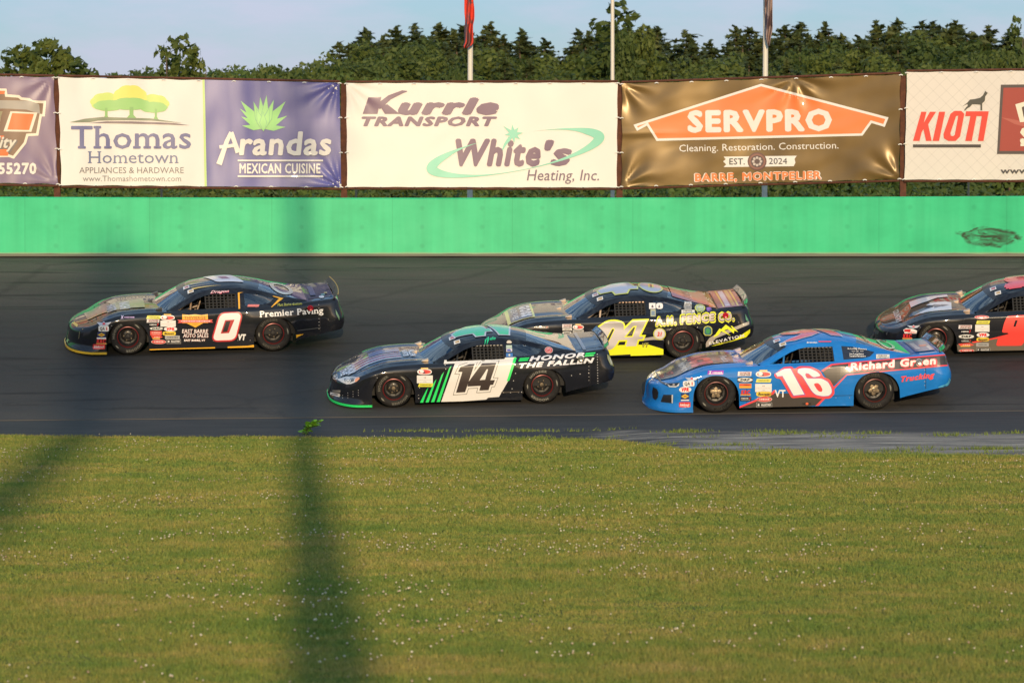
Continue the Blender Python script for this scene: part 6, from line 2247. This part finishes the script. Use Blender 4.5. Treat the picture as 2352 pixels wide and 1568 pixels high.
def top16(a):
    strip_stickers(a, (.50, .14, .07))
    f = lambda P: [(x, -y) for x, y in P]
    a.part('roof_number')
    one = [(.86, -.34), (.70, -.34), (.42, .30), (.56, .30), (.72, .22), (.88, .20), (.90, .12), (.74, .10)]
    six = [(.36, -.36), (.02, -.42), (-.14, -.36), (-.06, -.24), (.02, -.20), (.06, -.26), (.20, -.24), (.16, -.08), (-.02, -.06), (-.10, .06), (-.06, .24), (.06, .32), (.28, .32), (.40, .20), (.52, -.14), (.48, -.28)]
    six = [( .50, -.20), (.34, -.36), (.05, -.46), (-.12, -.44), (.14, -.28), (.26, -.14), (.10, -.12), (-.06, .0), (-.10, .16), (-.02, .29), (.14, .34), (.30, .28), (.42, .10)]
    hole = [(.14, .0), (.22, .02), (.22, .14), (.12, .22), (.04, .18), (.05, .06)]
    a.poly([f(offset_poly(one, .022))], (.66, .55, .58), 4); a.poly([f(offset_poly(six, .022))], (.66, .55, .58), 5)
    a.poly([f(one)], (.74, .07, .09), 6); a.poly([f(six), f(hole)], (.74, .07, .09), 7)
    a.part('hood_panel')
    a.poly(f([(-2.22, -.36), (-1.9, -.56), (-1.0, -.60), (-.95, 0), (-1.0, .60), (-1.9, .56), (-2.22, .36), (-2.28, 0)]), (.035, .036, .055), 3)
    a.part('lettering')
    hood_text(a, 'ACE', -1.50, -.06, .28, .95, (.68, .05, .06), .11, 5)
    hood_text(a, "Peck's", -1.10, -.25, .12, .56, (.62, .62, .64), .05, 5); hood_text(a, 'Hardware', -1.78, -.20, .12, .72, (.62, .60, .58), .05, 5)
    hood_text(a, 'VT', -2.02, -.14, .10, .3, (.5, .10, .08), .05, 5); hood_text(a, 'Barre', -2.14, -.14, .09, .3, (.5, .12, .09), .05, 5)
    a.part('rear_window_lettering'); hood_text(a, 'LENNY', 1.30, -.05, .07, .6, (.6, .10, .08), .05, 5)
    o = [(1.66 + .14*math.cos(t), .1 + .42*math.sin(t)) for t in [2*math.pi*k/24 for k in range(24)]]
    i_ = [(1.66 + .09*math.cos(t), .1 + .34*math.sin(t)) for t in [2*math.pi*k/24 for k in range(24)]]
    a.poly([o, i_], (.60, .53, .48), 4)
    a.part('deck_sticker'); a.poly(f([(2.08, -.6), (2.42, -.6), (2.42, .6), (2.08, .6)]), (.06, .09, .30), 4); a.rect(2.16, .10, .08, .62, (.52, .50, .58), 5); a.rect(2.30, .12, .12, .18, (.60, .05, .06), 5); a.rect(2.36, .35, .06, .4, (.55, .56, .62), 5)

# ---------------------------------------------------------------- black and yellow car, zero four
NY = (.82, .82, .015)
def side04(a):
    a.part('lower_panel')
    a.poly([(1000, 690), (1060, 618), (1150, 600), (1400, 596), (1532, 636), (1530, 680), (1250, 690), (1250, 676), (1100, 684)], NY, 2)
    a.poly([(1300, 552), (1440, 530), (1500, 545), (1530, 560), (1440, 556), (1300, 570)], (.40, .36, .30), 2)
    a.part('door_number')
    zero = roundpoly([(1010, 436), (1060, 404), (1130, 398), (1192, 420), (1196, 470), (1130, 600), (1090, 640), (960, 640), (900, 600), (960, 470)], 30, 3)
    zh = [(1096, 470), (1106, 464), (1112, 474), (1060, 580), (1040, 600), (1036, 586)]
    four = [(1268, 390), (1398, 386), (1334, 520), (1372, 520), (1356, 560), (1318, 562), (1304, 616), (1200, 620), (1214, 566), (1120, 570), (1110, 540)]
    fh = [(1276, 452), (1288, 450), (1262, 524), (1216, 526)]
    a.poly(offset_poly(zero, 12), NY, 5); a.poly(offset_poly(four, 4), NY, 6)
    q = NT('silver_fade')
    q.l(q.ramp(q.noise(q.coord('Object', (.6, 1, 2.4), (0, 0, .3)), 1.3, 1), [(.35, (.30, .27, .25)), (.6, (.62, .56, .52))]), q.b.inputs['Base Color']); q.b.inputs['Roughness'].default_value = .35; q.b.inputs['Coat Weight'].default_value = .5
    a.poly(zero, q.m, 7); a.poly(offset_poly(zh, 6), NY, 8); a.poly(zh, BLK, 9)
    f2 = offset_poly(four, -9); fh2 = offset_poly(fh, 9)
    a.poly([f2, fh2], q.m, 8); a.poly(fh, BLK, 9)
    a.part('lettering')
    a.text('VT', 1374, 598, 34, (.05, .05, .04), 4, 56, .10, .25); a.text('VT', 1374, 598, 30, (.50, .46, .06), 5, 50, .02, .25)
    for (s, cx, cy, w1) in (('A.H.', 1543, 400, 180), ('FENCE', 1810, 378, 300), ('CO.', 2048, 366, 138)):
        a.text(s, cx, cy, 66, NY, 4, w1*1.03, .16, .12, 0, R(4.2), None, None, 2, 1.12)
        a.text(s, cx, cy, 58, (.05, .03, .02), 5, w1*.97, .10, .12, 0, R(4.2), None, None, 2, 1.14)
        a.text(s, cx, cy - 1, 54, (.50, .42, .36), 6, w1*.93, .055, .12, 0, R(4.2), None, None, 2, 1.17)
    a.part('quarter_panel_art')
    a.poly([(1848, 622), (1908, 540), (1950, 515), (2240, 402), (2240, 428), (1960, 545), (1900, 612)], (.40, .35, .28), 2)
    a.poly([(2110, 560), (2180, 512), (2248, 468), (2248, 496), (2216, 534), (1990, 600), (1920, 608)], NY, 3)
    a.poly([(1938, 538), (1992, 462), (2006, 468), (2044, 430), (2112, 476), (2084, 440), (2098, 442), (2148, 492), (2116, 480), (2110, 504), (2060, 466), (2030, 478), (2088, 524), (2040, 500), (2006, 484), (1980, 520)], NY, 4)
    a.text('ELEVATION', 2050, 553, 23, (.76, .73, .70), 5, 300, .03, 0, 0, R(13), None, None, 2, 1.25)
    a.bars(2045, 582, 270, 12, (.45, .42, .06), 5, 12)
    a.part('round_sticker'); a.oval(1491, 508, 104, 100, (.70, .68, .06), 4); a.oval(1491, 508, 94, 90, (.05, .05, .05), 5); a.oval(1491, 508, 90, 86, (.64, .60, .56), 6); a.text('21', 1491, 508, 30, (.66, .06, .05), 7, 40, .08, .2)
    a.part('arch_sticker'); a.poly([(1858, 462), (1870, 446), (1894, 440), (1918, 448), (1930, 464), (1930, 506), (1916, 522), (1872, 522), (1858, 506)], (.55, .55, .10), 4); a.poly([(1864, 466), (1874, 452), (1894, 446), (1914, 454), (1924, 468), (1924, 504), (1912, 516), (1876, 516), (1864, 504)], (.04, .14, .16), 5); a.oval(1894, 484, 32, 44, (.05, .28, .08), 6)
    stks(a, [('sevenbox', 515, 454, 110, 20), ('race', 815, 448, 92, 46), ('quarter', 722, 442, 78, 30), ('sign', 724, 470, 78, 20), ('grey', 815, 485, 92, 26), ('drp', 722, 498, 78, 24),
             ('sign', 1730, 325, 110, 36), ('grey', 1730, 286, 60, 32), ('sign', 1732, 250, 58, 30)])
    a.part('sail_sticker'); a.oval(1830, 290, 88, 68, (.55, .60, .10), 4); a.oval(1830, 290, 76, 56, (.34, .42, .30), 5); a.bars(1830, 282, 50, 12, (.62, .66, .6), 6, 4)
    a.part('sail_sticker'); a.poly([(1884, 286), (1922, 284), (1926, 300), (1908, 316), (1886, 314)], (.22, .12, .45), 4)
    a.part('window_sticker'); a.rect(1432, 274, 54, 50, WHT, 4); a.poly([(1424, 288), (1428, 266), (1436, 266), (1444, 288)], (.12, .10, .12), 5)
    a.part('window_sticker'); a.oval(1492, 274, 58, 52, WHT, 6, .7); a.poly([(1480, 288), (1490, 262), (1500, 288)], (.14, .12, .14), 7)
    a.part('window_sticker'); a.rect(1438, 334, 42, 58, (.48, .48, .30), 4); a.rect(1438, 334, 30, 36, (.18, .24, .30), 5)
    a.part('tail_light'); a.poly([(2206, 340), (2232, 388), (2236, 408), (2212, 392)], (.10, .26, .14), 4)
def top04(a):
    strip_stickers(a, (.42, .16, .14))
    f = lambda P: [(x, -y) for x, y in P]
    a.part('roof_number')
    SV = (.40, .42, .52)
    zero = [(.82 + .20*math.cos(t), -.05 + .36*math.sin(t)) for t in [2*math.pi*k/28 for k in range(28)]]
    zh = [(.80, -.16), (.84, -.16), (.86, .12), (.82, .12)]
    four = [(.34, -.46), (.14, -.46), (.10, -.30), (-.12, -.30), (-.16, -.10), (.16, .36), (.42, .36), (.50, -.10), (.56, -.12), (.54, -.28), (.40, -.28)]
    a.poly([f(offset_poly(zero, .03))], (.62, .66, .10), 4); a.poly([f(offset_poly(four, .03))], (.62, .66, .10), 4)
    a.poly([f(zero)], SV, 6); a.poly([f(four)], SV, 6); a.poly([f(offset_poly(zh, .03))], (.62, .66, .10), 7); a.poly([f(zh)], BLK, 8)
    a.part('hood_panel')
    a.poly(f([(-1.86, -.58), (-1.36, -.58), (-1.36, .58), (-1.86, .58)]), (.58, .62, .12), 3); a.poly(f([(-1.80, -.54), (-1.40, -.54), (-1.40, .54), (-1.80, .54)]), (.05, .055, .075), 4)
    a.part('lettering')
    hood_text(a, 'GOSS', -1.50, 0, .16, .90, (.66, .68, .72), .10, 6); hood_text(a, 'REVIVE!', -1.70, 0, .10, .90, (.55, .56, .60), .05, 6)
    a.part('deck_art')
    a.poly(f([(2.0, -.76), (2.46, -.74), (2.46, .74), (2.0, .76)]), (.34, .06, .04), 3)
    a.poly(f([(2.10, -.70), (2.13, -.70), (2.13, .70), (2.10, .70)]), (.70, .52, .06), 4); a.poly(f([(2.15, -.66), (2.24, -.66), (2.24, .66), (2.15, .66)]), (.60, .50, .58), 4)
    a.poly(f([(2.27, -.66), (2.33, -.66), (2.33, .66), (2.27, .66)]), (.60, .34, .05), 4); a.poly(f([(2.36, -.70), (2.39, -.70), (2.39, .70), (2.36, .70)]), (.70, .52, .06), 4)
    a.part('rear_window_art'); a.poly(f([(1.18, -.46), (1.86, -.60), (1.86, .60), (1.18, .46)]), (.34, .09, .07), 3)
    a.part('lettering'); hood_text(a, 'COUNTRY', 1.5, 0, .14, .9, (.55, .34, .30), .04, 5)

# ---------------------------------------------------------------- black and red car cut by the right edge
def side95(a):
    NR = (.80, .05, .035)
    a.part('lower_panel'); a.poly([(1400, 1000), (1610, 968), (1900, 905), (2100, 862), (4200, 700), (4200, 1080), (1420, 1130)], (.13, .105, .075), 2)
    a.part('stripe'); a.poly([(1600, 960), (1840, 920), (1960, 890), (2110, 850), (2110, 880), (1950, 915), (1620, 978)], NR, 3)
    a.poly([(1400, 1112), (4200, 1050), (4200, 1075), (1400, 1135)], NR, 4)
    a.part('door_number')
    nine = roundpoly([(2080, 606), (2420, 585), (2380, 760), (2290, 1010), (2240, 1014), (1930, 1016), (1960, 900), (2090, 890), (2104, 836), (2008, 834), (2040, 700)], 30, 3)
    nh = [(2190, 668), (2224, 664), (2196, 750), (2166, 752)]
    a.poly([nine, nh], NR, 6)
    five = [(2420, 600), (2700, 585), (2690, 680), (2540, 690), (2520, 760), (2660, 760), (2620, 1000), (2330, 1010), (2300, 960), (2340, 850), (2380, 760)]
    a.poly(roundpoly(five, 20, 3), NR, 7)
    stks(a, [('wing', 808, 752, 180, 46), ('nap', 762, 815, 190, 80), ('krc', 724, 892, 134, 74), ('redoval', 1735, 622, 200, 50), ('quarter', 1512, 756, 180, 50), ('yel', 1754, 692, 178, 46), ('card', 1744, 774, 194, 96),
             ('seven', 1524, 820, 140, 36), ('drp', 1528, 888, 216, 64), ('vpr', 1754, 866, 174, 68), ('sevenbox', 1524, 950, 150, 40), ('bassett', 1752, 928, 172, 52), ('flag', 1528, 1004, 220, 58), ('grey', 1748, 1000, 170, 48), ('redoval', 1534, 1082, 210, 46), ('allstar', 1760, 1070, 190, 46)])
    a.part('headlight'); a.poly([(180, 830), (260, 800), (330, 830), (310, 870), (220, 870)], (.06, .065, .07), 3)
def top95(a):
    strip_stickers(a, (.45, .06, .07))
    f = lambda P: [(x, -y) for x, y in P]
    PW = (.58, .62, .70)
    a.part('hood_art')
    a.poly(f([(-1.72, -.58), (-1.55, -.60), (-1.02, -.60), (-.98, -.10), (-1.10, .0), (-1.36, -.02), (-1.46, -.16), (-1.30, -.22), (-1.34, -.34), (-1.46, -.40)]), PW, 4)
    a.poly(f([(-1.72, .0), (-1.42, .12), (-1.2, .34), (-1.0, .36), (-1.0, .55), (-1.72, .44)]), PW, 4)
    a.poly(f([(-1.44, -.28), (-1.32, -.30), (-1.32, -.40), (-1.18, -.33), (-1.18, -.36), (-1.04, -.28), (-1.18, -.20), (-1.18, -.23), (-1.32, -.16), (-1.32, -.26), (-1.44, -.26)]), (.02, .03, .08), 6)
    a.part('lettering'); hood_text(a, 'COUNTRY', -1.98, -.10, .10, .85, (.55, .58, .62), .03, 5)
    a.part('roof_number'); a.text('95', .45, 0, .75, (.76, .05, .06), 4, .95, .10, .2, 0, 0, (-1, 0), (0, 1), 3, 1.1)

WH_BLK = wheel_meshes('plain', (.16, .012, .012))
WH_CAP = wheel_meshes('cap', (.16, .012, .012))
WH_STAR = wheel_meshes('star', (.12, .02, .015))
NAVY = (.010, .011, .015)
BLUE = (.012, .175, .52)
make_car(dict(label='glossy black race car with a white red-edged zero and yellow trim, leading the pack', front=(295, 815), rear=(628, 807), paint=NAVY, lip=(.62, .40, .03), conv=(1171, 423, 675, .0266, 607, 413), side=side0, top=top0, wheels=WH_BLK,
              cage=(.30, .20, .12), wheel_col=(.4, .3, .22), vent=(.05, .05, .05), spoiler=mat('matt_spoiler', (.02, .02, .022), .5), trim=(.45, .28, .04), filler=(2.02, .79), filler_col=(.35, .01, .02), filler_metal=.2))
make_car(dict(label='black race car with number fourteen on a white door panel and bright green stripes', front=(905, 936), rear=(1245, 927), paint=NAVY, lip=(.02, .62, .14), conv=(1137, 415.9, 660, .0252, 583, 406), side=side14, top=top14, wheels=WH_CAP, net_tabs=(.35, .34, .32),
              vent=(.72, .55, .38), filler=(2.03, .80), filler_col=(.45, .42, .33)))
make_car(dict(label='bright blue race car with number sixteen outlined in red and a dark quarter stripe', front=(1645, 949), rear=(2008, 942), paint=BLUE, lip=BLUE, conv=(1135, 430.8, 685, .0174, 560, 420), side=side16, top=top16, wheels=WH_STAR, cage=BLUE, net_tabs=(.12, .11, .10),
              quarter_glass=mat('black_window_vinyl', (.016, .020, .035), .25, 0, .5, .6), vent=(.60, .46, .38), filler=(2.08, .80), filler_col=(.6, .56, .5), net=1))
make_car(dict(label='black race car with a silver zero four edged in neon yellow, second row', front=(1236, 832), rear=(1568, 825), paint=NAVY, lip=(.02, .02, .02), conv=(1085, 451.7, 718, .02, 1687, 441), side=side04, top=top04, wheels=WH_BLK,
              cage=(.62, .48, .36), net_tabs=(.80, .55, .40), vent=(.62, .48, .36), filler=(2.12, .80), filler_col=(.45, .01, .02), filler_metal=.1, spoiler=mat('dark_spoiler', (.03, .03, .035), .12, 0, .5, 1.0)))
make_car(dict(label='black and red race car entering at the right edge, half out of the photo', front=(2150, 818), rear=(2482, 812), paint=NAVY, lip=(.03, .03, .03), conv=(2105, 739, 1161, .02, 1120, 721), side=side95, top=top95, wheels=WH_CAP, step=14.0, vent=(.70, .52, .38)))
